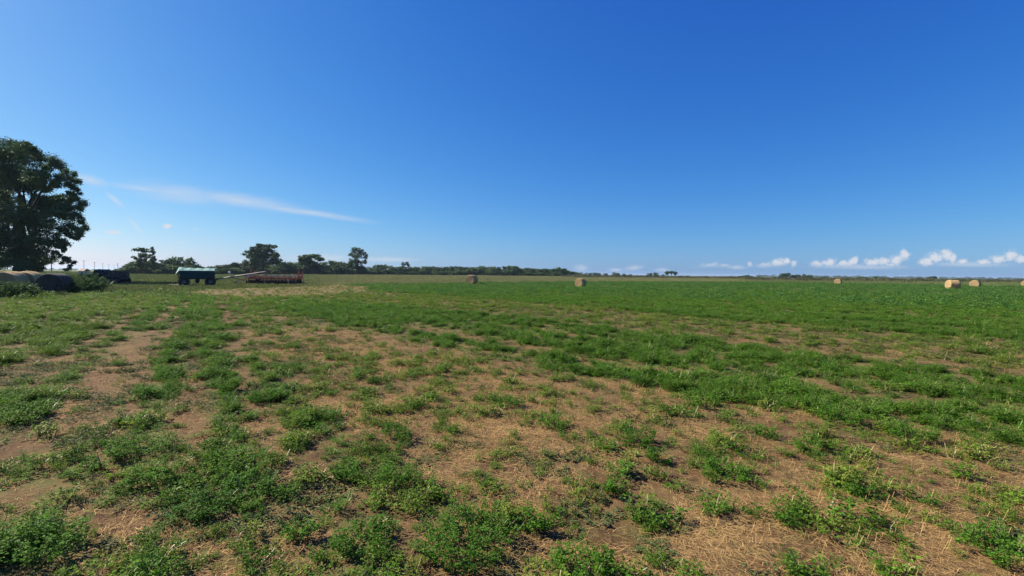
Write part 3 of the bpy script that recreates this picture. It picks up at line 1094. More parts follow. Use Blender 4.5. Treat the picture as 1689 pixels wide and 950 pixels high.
# straw litter
x, y = sector(10000, 1.1, 15)
t, l, d, inf, px, py = crop_map(x, y)
bare = inpoly(px, py, P_BARE)
w = np.where(bare, 0.92, 0.30) * (1 - 0.7 * t) * (0.15 + 0.85 * clumpy(x, y, 1.1, 71, 0.35, 0.62))
w = np.maximum(w, np.where(inpoly(px, py, [(1180, 800), (1600, 760), (1800, 1000), (1050, 1000)]), 0.95, 0))
k = rng.uniform(0, 1, len(x)) < w
P = np.stack([x[k], y[k], height(x[k], y[k]) + 0.004], -1)
scatter('straw_litter', 'dry straw strewn over the bare soil strip', 'straw', straw_c, P, rng.normal(-1.15, 0.5, len(P)), sc3(rng.uniform(0.7, 1.2, len(P))),
        np.clip(rng.normal(0.15, 0.25, len(P)), 0, 0.8), None, len(straw_protos))
# soil clods
def clod_mesh():
    bm = bmesh.new()
    bmesh.ops.create_icosphere(bm, subdivisions=2, radius=1.0)
    for v in bm.verts:
        v.co *= 0.7 + 0.5 * rng.uniform()
        v.co.z *= 0.6
    me = bpy.data.meshes.new('soil_clod')
    bm.to_mesh(me)
    bm.free()
    return me


M['clod'] = flat_mat('soil_clod', (0.20, 0.122, 0.066), 0.95, 0, (0.12, 0.07, 0.04), 0.8, (0.4, 0.6), 0, 0.1)
clod_c = proto_collection('soil_clods', [clod_mesh() for _ in range(5)], [M['clod']])
x, y = sector(11000, 1.1, 11)
t, l, d, inf, px, py = crop_map(x, y)
k = rng.uniform(0, 1, len(x)) < (1 - t) * (0.1 + 0.9 * clumpy(x, y, 0.5, 81, 0.4, 0.65))
P = np.stack([x[k], y[k], height(x[k], y[k])], -1)
scatter('soil_clods', 'small crumbs and clods of brown soil on the bare strips', 'soil clods', clod_c, P, rng.uniform(0, 6.28, len(P)),
        sc3(0.003 + 0.011 * rng.uniform(0, 1, len(P)) ** 3), np.zeros(len(P)), None, 5)
# rough grass beyond the field
x, y = sector(70000, 0.04, 1.0)
r_ = 32 + 300 * np.hypot(x, y) ** 3
x, y = x / np.hypot(x, y) * r_, y / np.hypot(x, y) * r_
t, l, d, inf, px, py = crop_map(x, y)
k = (rng.uniform(0, 1, len(x)) < (1 - inf) * (0.25 + 0.7 * clumpy(x, y, 9.0, 67, 0.35, 0.65))) & (px > -300) & (px < 2000)
tan_ = sstep(px, 420, 620) * (1 - sstep(px, 1160, 1300))
P = np.stack([x[k], y[k], height(x[k], y[k]) - 0.05], -1)
scatter('rough_grass', 'rough tan and olive grass stubble beyond the far edge of the field', 'grass', grass_c, P, rng.uniform(0, 6.28, len(P)),
        sc3(rng.uniform(0.5, 1.25, len(P)) * (1 + np.hypot(P[:, 0], P[:, 1]) / 160)), np.clip(0.85 - 0.7 * tan_[k] + rng.normal(0, 0.15, len(P)), 0, 1), None, len(grass_protos))

# the larger clumps one can tell apart, each a thing of its own
for (cx, cy), (px_, py_, rad_, hs, lab) in zip(cl_xy, CLUMPS):
    t_ = empty('alfalfa_clump', (cx, cy, float(height(np.array([cx]), np.array([cy]))[0])), rng.uniform(0, 6.28))
    tag(t_, lab, 'alfalfa clump', 'leafy alfalfa clumps in the foreground')
    dens_ = int(12 + 640 * rad_ * rad_)
    sm, fm = plant_mesh('x', dens_, 0.26 * hs, 0.07 + 0.12 * rad_, rad_ * 0.75, 17, 0.022, parts=True, hvar=0.6)
    link('foliage', fm, M['alfalfa'], t_)
    link('stems', sm, M['alfalfa_stem'], t_)

# ------------------------------------------------------------------ trees
def crown_mat(name, dark, light, trans=0.22):
    k = NT(name)
    v = k.vec('Object')
    f = k.math('ADD', k.math('MULTIPLY', k.math('ADD', k.isl(), k.math('SUBTRACT', k.rnd(), 0.4)), 0.6), k.math('MULTIPLY', k.step(k.noise(0.35, 3, 0.6, v), 0.35, 0.65), 0.5), True)
    c = k.mix(f, dark, light)
    k.color(c)
    k.b.inputs['Roughness'].default_value = 0.6
    k.b.inputs['Specular IOR Level'].default_value = 0.25
    k.translucent(c, trans)
    return k.m


M['euc'] = crown_mat('eucalyptus_leaf', (0.026, 0.058, 0.024), (0.085, 0.150, 0.050))
M['hedge_dark'] = crown_mat('dark_tree_leaf', (0.024, 0.060, 0.020), (0.100, 0.170, 0.050))
M['hedge_mid'] = crown_mat('mid_tree_leaf', (0.040, 0.082, 0.022), (0.135, 0.195, 0.054))
M['hedge_pale'] = crown_mat('pale_tree_leaf', (0.050, 0.080, 0.024), (0.120, 0.155, 0.045))
M['bark'] = flat_mat('bark', (0.065, 0.050, 0.038), 0.9, 0, (0.03, 0.024, 0.02), 3.0, (0.4, 0.6), 0.4)
M['pale_bark'] = flat_mat('pale_bark', (0.24, 0.20, 0.16), 0.9, 0, (0.10, 0.075, 0.06), 3.0, (0.4, 0.6), 0.3)


def crown_mesh(name, puffs, n, leaf, seed, sub=14, tight=0.30, shell=0.55, aspect=0.55):
    """leaf-sized faces gathered in many small sprays over the puffs (x, y, z, rx, ry, rz)"""
    g = np.random.default_rng(seed)
    P = np.array(puffs, float)
    w = (P[:, 3] * P[:, 5]) ** 0.9
    w /= w.sum()
    C, S = [], []
    for p, ww in zip(P, w):
        m_ = max(4, int(sub * (ww * len(P))))
        d = unit(g.normal(0, 1, (m_, 3)))
        rr = shell + (1 - shell) * g.uniform(0, 1, m_)[:, None]
        C.append(p[:3] + d * rr * p[3:6])
        S.append(np.full((m_, 3), 1.0) * p[3:6] * tight * g.uniform(0.6, 1.3, (m_, 1)))
    C, S = np.concatenate(C), np.concatenate(S)
    i = g.integers(0, len(C), n)
    L = C[i] + np.clip(g.normal(0, 0.55, (n, 3)), -1.3, 1.3) * S[i]
    ang = g.uniform(0, 2 * np.pi, n)
    D = unit(np.stack([np.cos(ang), np.sin(ang), g.normal(-0.3, 0.5, n)], -1))
    N = unit(g.normal(0, 0.8, (n, 3)) + np.array([0, 0, 0.7]))
    V, F = leaflets(L, D, N, leaf * g.uniform(0.6, 1.3, n), leaf * aspect * g.uniform(0.7, 1.3, n))
    return np_mesh(name, V, F)


def limbs(mb, base, top, targets, r, g):
    base, top = Vector(base), Vector(top)
    mid = base.lerp(top, 0.5) + Vector((g.normal(0, r * 0.8), g.normal(0, r * 0.8), 0))
    mb.tube([base - Vector((0, 0, 0.3)), base, base.lerp(mid, 0.5), mid, top], [r * 1.5, r * 1.25, r, r * 0.85, r * 0.55], 8)
    for t in targets:
        t = Vector(t)
        f = 0.35 + 0.6 * g.uniform()
        s = mid.lerp(top, f) if g.uniform() > 0.3 else base.lerp(mid, 0.6 + 0.4 * g.uniform())
        m2 = s.lerp(t, 0.5) + Vector((g.normal(0, 0.08), g.normal(0, 0.08), -0.04)) * (t - s).length
        mb.tube([s, m2, t], [r * 0.42, r * 0.26, r * 0.08], 6)


def tree(name, label, cat, base, puffs, n, leaf, mat, bark, r, seed, group=None, trunk_top=None, **kw):
    """base: world point; puffs relative to the base"""
    g = np.random.default_rng(seed)
    t = empty(name, base)
    tag(t, label, cat, group)
    link('crown', crown_mesh('crown', puffs, n, leaf, seed, **kw), mat, t)
    mb = MB()
    P = np.array(puffs)
    top = trunk_top if trunk_top is not None else (P[:, 0].mean(), P[:, 1].mean(), P[:, 2].mean() + 0.2 * P[:, 5].max())
    big = P[P[:, 3] >= np.median(P[:, 3])]
    tg = [tuple(q[:3]) for q in big[g.permutation(len(big))[:16]]]
    limbs(mb, (0, 0, 0), top, tg, r, g)
    mb.build('trunk', bark, t, True)
    return t


def pix_puffs(base, Y, items, seed, depth=0.35, shrink=0.86):
    """(px, py, rx, ry) in the photograph -> puffs relative to base, spread in depth"""
    g = np.random.default_rng(seed)
    s = Y / FPX
    W = (max(i[0] for i in items) - min(i[0] for i in items)) * s
    out = []
    for px, py, rx, ry in items:
        dy = g.normal(0, 1) * W * depth * 0.5
        p = at(px, py, Y + dy)
        k = (Y + dy) / Y
        out.append((p[0] - base[0], p[1] - base[1], p[2] - base[2], rx * s * k * shrink, rx * s * 0.9 * shrink, ry * s * k * shrink))
    return out


def ground_at(px, Y):
    return np.array([at(px, hor(px), Y)[0], Y, 0.0])


# the big tree at the left edge
EUC = [(15, 252, 33, 24), (46, 256, 24, 20), (40, 246, 22, 14), (63, 262, 8, 12), (90, 276, 20, 17), (108, 292, 17, 15), (124, 302, 11, 13), (80, 302, 20, 15), (42, 292, 28, 22),
       (4, 296, 30, 26), (126, 336, 18, 12), (104, 345, 20, 14), (137, 340, 9, 10), (132, 374, 14, 13), (108, 380, 22, 14), (88, 358, 18, 14), (60, 338, 24, 20),
       (22, 350, 32, 26), (64, 376, 26, 22), (60, 404, 26, 20), (18, 398, 32, 26), (-35, 300, 44, 46), (-35, 380, 44, 46), (-60, 340, 40, 60), (96, 400, 14, 10),
       (110, 412, 9, 10), (103, 425, 7, 7), (113, 432, 9, 9), (112, 441, 6, 5), (46, 424, 26, 16), (116, 360, 16, 14), (122, 322, 12, 10), (100, 330, 18, 14), (122, 388, 12, 10), (98, 398, 16, 12), (92, 420, 9, 9), (18, 434, 28, 11), (12, 288, 26, 20), (36, 302, 22, 18), (-10, 270, 26, 24), (64, 430, 22, 13), (-20, 432, 30, 14), (118, 320, 8, 8)]
_g = np.random.default_rng(77)
EUC += [(_g.uniform(-60, 108), _g.uniform(268, 418), _g.uniform(14, 24), _g.uniform(12, 20)) for _ in range(13)]
EUC = [e for e in EUC if e[0] < 92 or e[2] < 23]
b = ground_at(30, 60)
tree('eucalyptus_tree', 'huge dark spreading tree towering over the round bales at the left edge', 'tree', b, pix_puffs(b, 60, EUC, 5, 0.40, 0.97), 190000, 0.21, M['euc'], M['bark'], 0.55, 3,
     trunk_top=(0.5, 0, 11.0), sub=24, tight=0.30, shell=0.42)
b = ground_at(48, 64)
tree('shrub', 'dark rounded shrub under the huge tree just behind the row of bales', 'shrub', b, pix_puffs(b, 64, [(36, 438, 18, 12), (52, 438, 18, 12), (66, 441, 14, 9)], 8), 5000, 0.22, M['hedge_dark'], M['bark'], 0.08, 9)
b = ground_at(-8, 75)
tree('leafy_tree', 'pale green tree cut by the left edge of the picture behind the bales', 'tree', b, pix_puffs(b, 75, [(-20, 415, 26, 18), (0, 425, 14, 10), (-30, 400, 24, 20), (6, 420, 8, 7)], 8), 5000, 0.3, M['hedge_pale'], M['bark'], 0.2, 10)

# tall trees standing over the hedgerow
b = ground_at(232, 160)
tree('flat_topped_tree', 'tall thin tree with a leaning flat top above the left hedge', 'tree', b,
     pix_puffs(b, 160, [(228, 411, 8, 3.5), (238, 413, 7, 5), (234, 421, 5, 6), (240, 424, 4, 6), (222, 424, 4, 2.5), (226, 427, 4, 2), (234, 430, 6, 5), (228, 435, 8, 6), (238, 437, 9, 6)], 11), 2600, 0.55, M['hedge_mid'], M['bark'], 0.28, 12)
b = ground_at(251, 165)
tree('spire_tree', 'narrow ragged spire of a tree right beside the leaning flat topped tree', 'tree', b,
     pix_puffs(b, 165, [(251, 410, 2.5, 4), (252, 416, 5, 4), (250, 423, 6, 4.5), (253, 428, 6, 3), (249, 433, 5, 5), (252, 438, 7, 6)], 13), 1800, 0.5, M['hedge_dark'], M['bark'], 0.2, 14)
b = ground_at(433, 205)
tree('broad_tree', 'broad dark tree with a domed crown rising behind the seed drill', 'tree', b,
     pix_puffs(b, 205, [(408, 417, 11, 4), (420, 411, 11, 6), (433, 407, 13, 6), (446, 408, 10, 6), (428, 419, 16, 9), (444, 419, 14, 9), (455, 423, 8, 8), (414, 424, 9, 6), (433, 430, 22, 8), (457, 430, 10, 6)], 15),
     8500, 0.75, M['hedge_dark'], M['bark'], 0.5, 16, sub=18)
b = ground_at(411, 200)
tree('light_green_tree', 'lighter green bushy tree at the foot of the broad domed tree', 'tree', b,
     pix_puffs(b, 200, [(405, 436, 8, 8), (413, 431, 9, 8), (418, 440, 10, 8), (402, 444, 7, 6)], 17), 3000, 0.6, M['hedge_pale'], M['bark'], 0.2, 18)
b = ground_at(388, 200)
tree('umbrella_tree', 'small umbrella shaped tree left of the light green bushy tree', 'tree', b,
     pix_puffs(b, 200, [(388, 435, 6, 2.6), (384, 437, 4, 2), (392, 437, 4, 2)], 19), 800, 0.5, M['hedge_mid'], M['bark'], 0.12, 20)
b = ground_at(513, 235)
tree('flat_topped_tree', 'low dark flat topped tree above the hedge between the broad and slender trees', 'tree', b,
     pix_puffs(b, 235, [(505, 424, 11, 4.5), (516, 422, 12, 4), (526, 427, 8, 4.5), (510, 430, 14, 5), (497, 428, 6, 4)], 21), 4200, 0.75, M['hedge_dark'], M['bark'], 0.35, 22)
b = ground_at(590, 262)
tree('slender_tree', 'tall upright green tree with an open crown in the middle of the hedgerow', 'tree', b,
     pix_puffs(b, 262, [(587, 412, 8, 5), (596, 416, 8, 6), (582, 418, 7, 5), (589, 424, 8, 6), (601, 422, 6, 6), (579, 432, 8, 6), (590, 434, 8, 6), (602, 432, 5, 5), (586, 442, 8, 6), (596, 442, 8, 6)], 23),
     5200, 0.7, M['hedge_mid'], M['bark'], 0.35, 24, sub=12, tight=0.34)
b = ground_at(669, 285)
tree('lollipop_tree', 'small open round tree poking out of the hedge right of the slender tree', 'tree', b,
     pix_puffs(b, 285, [(665, 435, 3.5, 3), (671, 434.5, 4, 3), (674, 438, 3.5, 2.5), (664, 440, 3, 2)], 25), 900, 0.6, M['hedge_pale'], M['bark'], 0.16, 26)
b = ground_at(922, 318)
tree('round_bushy_tree', 'large round bush at the right end of the long dark hedgerow', 'tree', b,
     pix_puffs(b, 318, [(914, 447, 7, 5), (923, 445.5, 9, 5), (931, 448, 7, 5), (920, 451, 12, 4.5)], 27), 3000, 0.8, M['hedge_dark'], M['bark'], 0.3, 28)
b = ground_at(1107, 400)
tree('umbrella_tree', 'dark umbrella topped tree on two trunks on the far skyline right of the middle bales', 'tree', b,
     pix_puffs(b, 400, [(1100, 449.6, 4, 2.4), (1107, 449, 5, 2.4), (1114, 449.8, 4, 2.4), (1100, 452, 2.4, 2), (1114, 452, 2.4, 2)], 29), 1500, 0.8, M['hedge_dark'], M['bark'], 0.3, 30)

# hedgerow: individual bushy trees, copies of five of them
HP = np.array([(198, 446), (205, 441), (215, 436), (232, 434), (255, 434), (266, 438), (276, 432), (290, 429), (298, 427.5), (312, 430), (320, 436), (328, 442), (345, 443), (358, 440), (375, 437), (395, 438),
               (405, 434), (430, 434), (450, 433), (470, 434), (500, 433), (515, 433), (530, 436), (545, 433), (553, 431), (565, 434), (575, 437), (590, 438), (604, 441), (612, 445), (620, 440),
               (628, 437), (640, 438.5), (652, 441), (665, 441), (690, 442), (705, 440), (715, 442.5), (722, 441.5), (735, 441), (745, 440.5), (760, 441), (785, 442), (800, 439.5), (815, 442),
               (828, 441), (842, 439.5), (860, 443), (880, 444), (900, 444.5), (922, 445), (932, 446), (945, 449), (955, 450)])
HY = np.array([(190, 165), (320, 178), (420, 212), (650, 285), (960, 335)], float)
protos = []
for i, (mt, mname) in enumerate((('hedge_dark', 'a'), ('hedge_mid', 'b'), ('hedge_dark', 'c'), ('hedge_mid', 'd'), ('hedge_pale', 'e'))):
    g = np.random.default_rng(60 + i)
    pf = [(g.normal(0, 0.28), g.normal(0, 0.25), 0.30 + 0.48 * g.uniform(), 0.30 * g.uniform(0.8, 1.25), 0.30, 0.20 * g.uniform(0.8, 1.2)) for _ in range(8)]
    pf += [(0, 0, 0.25, 0.5, 0.45, 0.22), (g.normal(0, 0.15), 0, 0.78, 0.24, 0.24, 0.17)]
    cm = crown_mesh('crown', pf, 1900, 0.11, 70 + i, sub=14)
    co = np.zeros(len(cm.vertices) * 3, np.float32)
    cm.vertices.foreach_get('co', co)
    co = co.reshape(-1, 3)
    co[:, 2] *= 1.0 / np.percentile(co[:, 2], 99)                  # unit height, unit half width
    co[:, :2] *= 0.62 / np.percentile(np.abs(co[:, 0]), 97)
    cm.vertices.foreach_set('co', co.ravel())
    cm.update()
    protos.append((cm, M[mt], pf))
trunk_mb = MB()
trunk_mb.tube([(0, 0, -0.05), (0.01, 0, 0.2), (0, 0.02, 0.5)], [0.035, 0.028, 0.012], 6)
trunk_mb.tube([(0, 0, 0.15), (0.15, 0.05, 0.45)], [0.018, 0.006], 5)
trunk_mb.tube([(0, 0, 0.18), (-0.14, -0.05, 0.5)], [0.018, 0.006], 5)
hedge_trunk = trunk_mb.mesh('trunk')
protos = [(me, mt) for me, mt, pf in protos]
first = {}
g = np.random.default_rng(99)


def hedge_bush(px, top, Y, halfw, kind, label, group, name='hedgerow_tree'):
    b_ = ground_at(px, Y)
    h = max(at(px, top, Y)[2], 0.8)
    if kind not in first:
        t_ = empty(name, b_)
        link('crown', protos[kind][0], protos[kind][1] if not protos[kind][0].materials else None, t_)
        link('trunk', hedge_trunk, M['bark'] if not hedge_trunk.materials else None, t_)
        first[kind] = t_
    else:
        t_ = copy_tree(first[kind])
        t_.name = name
        t_.location = tuple(b_)
    t_.rotation_euler = (0, 0, g.uniform(0, 6.28))
    w = halfw * Y / FPX / 0.62
    t_.scale = (w, w, h)
    tag(t_, label, 'tree', group)
    return t_


SECT = [(330, 'dark bushy tree in the hedge behind the pickup and the grain trailer', 'hedge trees at the left'),
        (612, 'dense dark green tree in the tall middle part of the hedgerow', 'hedge trees behind the seed drill'),
        (740, 'lower dark green tree in the hedgerow right of the slender tree', 'hedge trees in the centre'),
        (2000, 'dark green tree in the long hedgerow behind the stubble and the first bale', 'hedge trees right of centre')]
px = 203.0
while px < 952:
    lab, grp = next((l_, g_) for e_, l_, g_ in SECT if px < e_)
    Y = np.interp(px, HY[:, 0], HY[:, 1])
    top = np.interp(px, HP[:, 0], HP[:, 1])
    pale = 4 if (690 < px < 770 and g.uniform() < 0.4) or g.uniform() < 0.05 else int(g.integers(0, 4))
    hw = g.uniform(8, 12) * (1.15 if px < 600 else 0.85)
    hedge_bush(px, top + g.normal(0, 0.5) - (2.5 if px < 330 else 0.8), Y + g.uniform(-4, 10), hw, pale, lab, grp)
    if px > 212:
        hedge_bush(px + g.uniform(-4, 4), top + (np.interp(px, HP[:, 0], hor(HP[:, 0])) + 5 - top) * g.uniform(0.25, 0.55), Y - g.uniform(4, 9), hw * 0.95, int(g.integers(0, 4)), lab, grp)
    px += g.uniform(7.0, 10.5) * (1.1 if px < 600 else 0.85)
# far tree groups on the skyline to the right
FAR = [(948, 449.3, 5), (956, 449.6, 5), (966, 450, 4), (974, 450.2, 3.5), (981, 449.6, 5), (990, 450.4, 4), (1000, 450.8, 4), (1012, 449.4, 6), (1020, 450.6, 4), (1029, 451.4, 3.5), (1039, 452.4, 3.5),
       (1071, 450.6, 5), (1082, 449.6, 4.5), (1093, 452.6, 3)]
for px, top, hw in FAR:
    hedge_bush(px, top, 520 if px < 1050 else 420, hw, int(g.integers(0, 4)), 'small dark tree on the far skyline right of the long hedgerow', 'far trees beyond the middle bales', 'skyline_tree')
FAR2 = [(1224, 454.8, 5), (1232, 453.6, 5), (1240, 455.2, 4), (1286, 454.4, 3), (1292, 451.2, 5), (1298, 450.4, 6), (1308, 453.4, 4), (1313, 452.8, 3), (1321, 453.2, 5), (1329, 452.2, 5), (1337, 453.4, 4),
        (1360, 456, 6), (1420, 456.4, 7), (1445, 455.8, 3.5), (1530, 456.6, 4), (1538, 455.6, 5), (1543, 456.0, 3)]
for px, top, hw in FAR2:
    hedge_bush(px, top, 420, hw, int(g.integers(0, 4)), 'small dark tree on the skyline below the row of white clouds', 'far trees below the clouds', 'skyline_tree')

# scrub lines and far woodland that read as one mass
M['scrub'] = leaf_mat('scrub_leaf', (0.045, 0.070, 0.025), (0.125, 0.130, 0.055), (0.16, 0.13, 0.07), 0.2)
scrub_c = proto_collection('scrub_mounds', [tuft_far('scrub_mound', 110, 1.3, 1.9, 0.45) for _ in range(4)], [M['scrub']])
n = 2600
px_ = rng.uniform(930, 2100, n)
Yb = np.where(px_ < 1230, 262, 225) + rng.normal(0, 1, n) * np.where(px_ < 1230, 12, 20)
scrubP = np.array([[at(a, hor(a), Y)[0], Y, 0] for a, Y in zip(px_, Yb)])
k = fbm(scrubP[:, 0], scrubP[:, 1], 14, 3, 5) > 0.40
scrubP = scrubP[k]
scatter('scrub', 'ragged low olive scrub lining the far side of the field', 'scrub', scrub_c, scrubP, rng.uniform(0, 6.28, len(scrubP)), sc3(rng.uniform(0.5, 1.15, len(scrubP))),
        np.clip(rng.normal(0.25, 0.25, len(scrubP)), 0, 1), None, 4)
wood_c = proto_collection('wood_crowns', [tuft_far('wood_crown', 260, 9.5, 11.0, 2.2) for _ in range(4)], [M['hedge_dark']])
n = 1500
a_ = np.concatenate([rng.uniform(1250, 3200, 1100), rng.uniform(-1800, 215, 400)])
Yb = np.where(a_ > 800, 2300, 1500) + rng.normal(0, 1, n) * 80
woodP = np.array([[at(a, hor(a), Y)[0], Y, -0.5] for a, Y in zip(a_, Yb)])
scatter('distant_woodland', 'long low woodland fading blue along the horizon', 'woodland', wood_c, woodP, rng.uniform(0, 6.28, n), sc3(np.where(a_ > 800, 1.0, 0.45) * rng.uniform(0.6, 1.15, n)),
        np.zeros(n), None, 4)

# ------------------------------------------------------------------ round bales
def bale_mats():
    k = NT('bale_side')
    v = k.vec('Object', (1, 1, 1))
    n1_ = k.noise(3, 5, 0.65, v)
    vx = k.vec('Object', (30, 3, 3))
    n2_ = k.noise(2.0, 4, 0.6, vx)
    n3_ = k.noise(45, 3, 0.7, v)
    c = k.mix(k.step(n2_, 0.35, 0.65), (0.30, 0.195, 0.085), (0.52, 0.355, 0.155))
    c = k.mix(k.math('MULTIPLY', k.step(n1_, 0.5, 0.7), 0.5), c, (0.17, 0.13, 0.075))
    c = k.mix(k.math('MULTIPLY', k.step(n3_, 0.5, 0.75), 0.4), c, (0.55, 0.42, 0.23))
    k.color(c)
    k.bump(k.math('ADD', n2_, n3_), 0.6, 0.03)
    s = k.m
    k = NT('bale_end')
    t = k.n('ShaderNodeTexCoord')
    sp = k.n('ShaderNodeSeparateXYZ')
    k.l(t.outputs['Object'], sp.inputs[0])
    r2 = k.math('ADD', k.math('POWER', k.math('ABSOLUTE', sp.outputs[1]), 2.0), k.math('POWER', k.math('ABSOLUTE', sp.outputs[2]), 2.0))
    r = k.math('SQRT', r2)
    nn = k.noise(4, 4, 0.6, t.outputs['Object'])
    w = k.math('SINE', k.math('ADD', k.math('MULTIPLY', r, 62.0), k.math('MULTIPLY', nn, 7.0)))
    nf = k.noise(40, 4, 0.7, t.outputs['Object'])
    c = k.mix(k.step(w, -0.6, 0.9), (0.22, 0.145, 0.07), (0.42, 0.295, 0.14))
    c = k.mix(k.math('MULTIPLY', k.step(nf, 0.45, 0.7), 0.5), c, (0.53, 0.40, 0.22))
    c = k.mix(k.math('MULTIPLY', k.step(nn, 0.5, 0.7), 0.4), c, (0.16, 0.12, 0.07))
    k.color(c)
    k.bump(k.math('ADD', w, k.math('MULTIPLY', nf, 2.0)), 0.5, 0.03)
    return [s, k.m]


BALE = bale_mats()
DARK_BALE = [flat_mat('dark_bale_side', (0.075, 0.065, 0.055), 0.95, 0, (0.035, 0.032, 0.030), 5, (0.4, 0.6), 0.5), flat_mat('dark_bale_end', (0.065, 0.055, 0.045), 0.95, 0, (0.03, 0.027, 0.025), 6, (0.4, 0.6), 0.5)]  # much darker brown than the other bales, mottled at random


def bale_mesh(seed, rad=0.72, W=1.3):
    """axis along X, centre at the origin; rounded shoulders, sagging, uneven straw"""
    g_ = np.random.default_rng(seed)
    seg = 72
    prof = []
    for xx in np.linspace(-1, 1, 17):
        prof.append((xx * W / 2, 1.0 - 0.10 * max(0, (abs(xx) - 0.72) / 0.28) ** 2))
    rows = [(-W / 2 + 0.025 - 0.02 * f, f * 0.90) for f in (0.25, 0.45, 0.65, 0.82, 0.95)]
    allr = rows + prof + [(-a, b_) for a, b_ in rows[::-1]]
    V, F, MI = [], [], []
    sx = g_.uniform(0, 100)
    for xo, f in allr:
        for kk in range(seg):
            a = 2 * math.pi * kk / seg
            ca, sa = math.cos(a), math.sin(a)
            nz = fbm(np.array([sx + ca * 1.2 + xo * 1.5]), np.array([sa * 1.2 + 7 + xo]), 0.35, 4, seed)[0] - 0.5
            r = rad * f * (1 + 0.06 * nz)
            y_, z_ = r * ca, r * sa
            z_ = max(z_, -rad * 0.94)
            y_ *= 1.02
            V.append((xo + 0.05 * nz * (1 if f < 0.9 else 0.3), y_, z_))
    nr = len(allr)
    for i in range(nr - 1):
        for kk in range(seg):
            a, b_ = i * seg + kk, i * seg + (kk + 1) % seg
            F.append((a, b_, b_ + seg, a + seg))
            MI.append(1 if i < len(rows) or i >= nr - 1 - len(rows) else 0)
    F.append(tuple(range(seg))[::-1])
    MI.append(1)
    F.append(tuple((nr - 1) * seg + kk for kk in range(seg)))
    MI.append(1)
    me = bpy.data.meshes.new('bale')
    me.from_pydata(V, [], [f[::-1] for f in F])
    me.polygons.foreach_set('material_index', MI)
    me.polygons.foreach_set('use_smooth', [True] * len(F))
    me.update()
    return me


bale_meshes = [bale_mesh(s_) for s_ in (1, 2, 3)]
straw_fringe = None


def bale(px, Y, n, size, label, i=0, mats=BALE, group='round straw bales in the field', W=1.3):
    """n: outward normal of the end that shows"""
    me = bale_meshes[i]
    if not me.materials:
        for mm in mats:
            me.materials.append(mm)
    b_ = ground_at(px, Y)
    o = bpy.data.objects.new('round_bale', me)
    col.objects.link(o)
    o.location = (b_[0], b_[1], 0.66 * size)
    o.rotation_euler = (0, 0, math.atan2(n[1], n[0]))
    o.scale = (size, size, size)
    tag(o, label, 'straw bale', group)
    return o


bale(778.5, 70.6, (-0.42, -0.91), 1.03, 'round bale near the picture centre showing its shaded round end to the camera', 0)
bale(958, 60.0, (-0.62, -0.78), 0.83, 'small round bale right of centre with its sunlit end facing left and a dark side', 1)
bale(1383, 107, (-0.76, -0.65), 0.93, 'single far round bale below the clouds, its sunlit end facing the camera', 2)
bale(1572, 70.6, (-0.96, 0.26), 1.02, 'big bright round bale near the right edge lying side on', 0)
bale(1609, 88.0, (-0.84, -0.54), 0.99, 'round bale just right of and behind the big bright side on bale', 1)
bale(1693, 108, (-0.84, -0.54), 0.98, 'round bale half cut off by the right edge of the picture', 2)
ax = np.array([-0.5, 0.87])
p0 = ground_at(4, 30.0)[:2]
LROW = ['nearest bale of the stacked row under the big tree, its shaded end to the camera', 'second bale of the row under the big tree, counted from the camera',
        'third bale of the row under the big tree, its top a sunlit arc', 'last bale of the row under the big tree, farthest from the camera']
for i in range(4):
    q = p0 + ax * 1.5 * i
    o = bale(0, 30, (0.5, -0.87), 1.04, LROW[i], i % 3, group='row of round bales under the big tree')
    o.location = (q[0] + 0.10 * (-1) ** i, q[1], 0.69 + 0.03 * (i % 2))
    o.rotation_euler.z += R((4, -3, 5, -2)[i])
me = bale_mesh(8, 0.70, 1.5)
for mm in DARK_BALE:
    me.materials.append(mm)
bale_meshes.append(me)
bale(91, 31, (0.25, -0.97), 1.0, 'dark brown round bale right of the sunlit row of bales', 3, DARK_BALE, 'row of round bales under the big tree')

# ------------------------------------------------------------------ tall weeds at the left
wm = [plant_mesh('foliage', 34, 1.05, 0.45, 0.35, 20, 0.085, stem_w=0.007, parts=True, hvar=0.5, start=0.1) for _ in range(3)]
wfirst = {}
WEEDS = [(4, 26, 1.4), (16, 25, 1.4), (30, 26, 1.35), (42, 27, 1.0), (-12, 26, 1.2), (58, 28, 0.7), (121, 33, 1.9), (131, 34, 2.1), (143, 35, 2.0), (154, 36, 1.7), (166, 39, 1.3), (126, 32, 1.5), (148, 34, 1.5), (-30, 27, 1.2), (76, 28, 0.5), (98, 28, 0.5), (111, 31, 0.9)]
for i, (px, Y, s_) in enumerate(WEEDS):
    b_ = ground_at(px, Y)
    kd = i % 3
    if kd not in wfirst:
        t_ = empty('weed_clump', b_)
        link('foliage', wm[kd][1], M['weed'], t_)
        link('stems', wm[kd][0], M['alfalfa_stem'], t_)
        wfirst[kd] = t_
    else:
        t_ = copy_tree(wfirst[kd])
        t_.location = tuple(b_)
    t_.scale = (min(s_, 1.3) * 1.15, min(s_, 1.3) * 1.15, s_)
    t_.rotation_euler = (0, 0, g.uniform(0, 6.28))
    if px < 70:
        tag(t_, 'tall grey green weeds growing in front of the sunlit bales at the left edge', 'weeds', 'weeds in front of the bales')
    else:
        tag(t_, 'tall green weeds growing between the dark brown bale and the pickup', 'weeds', 'weeds beside the dark bale')

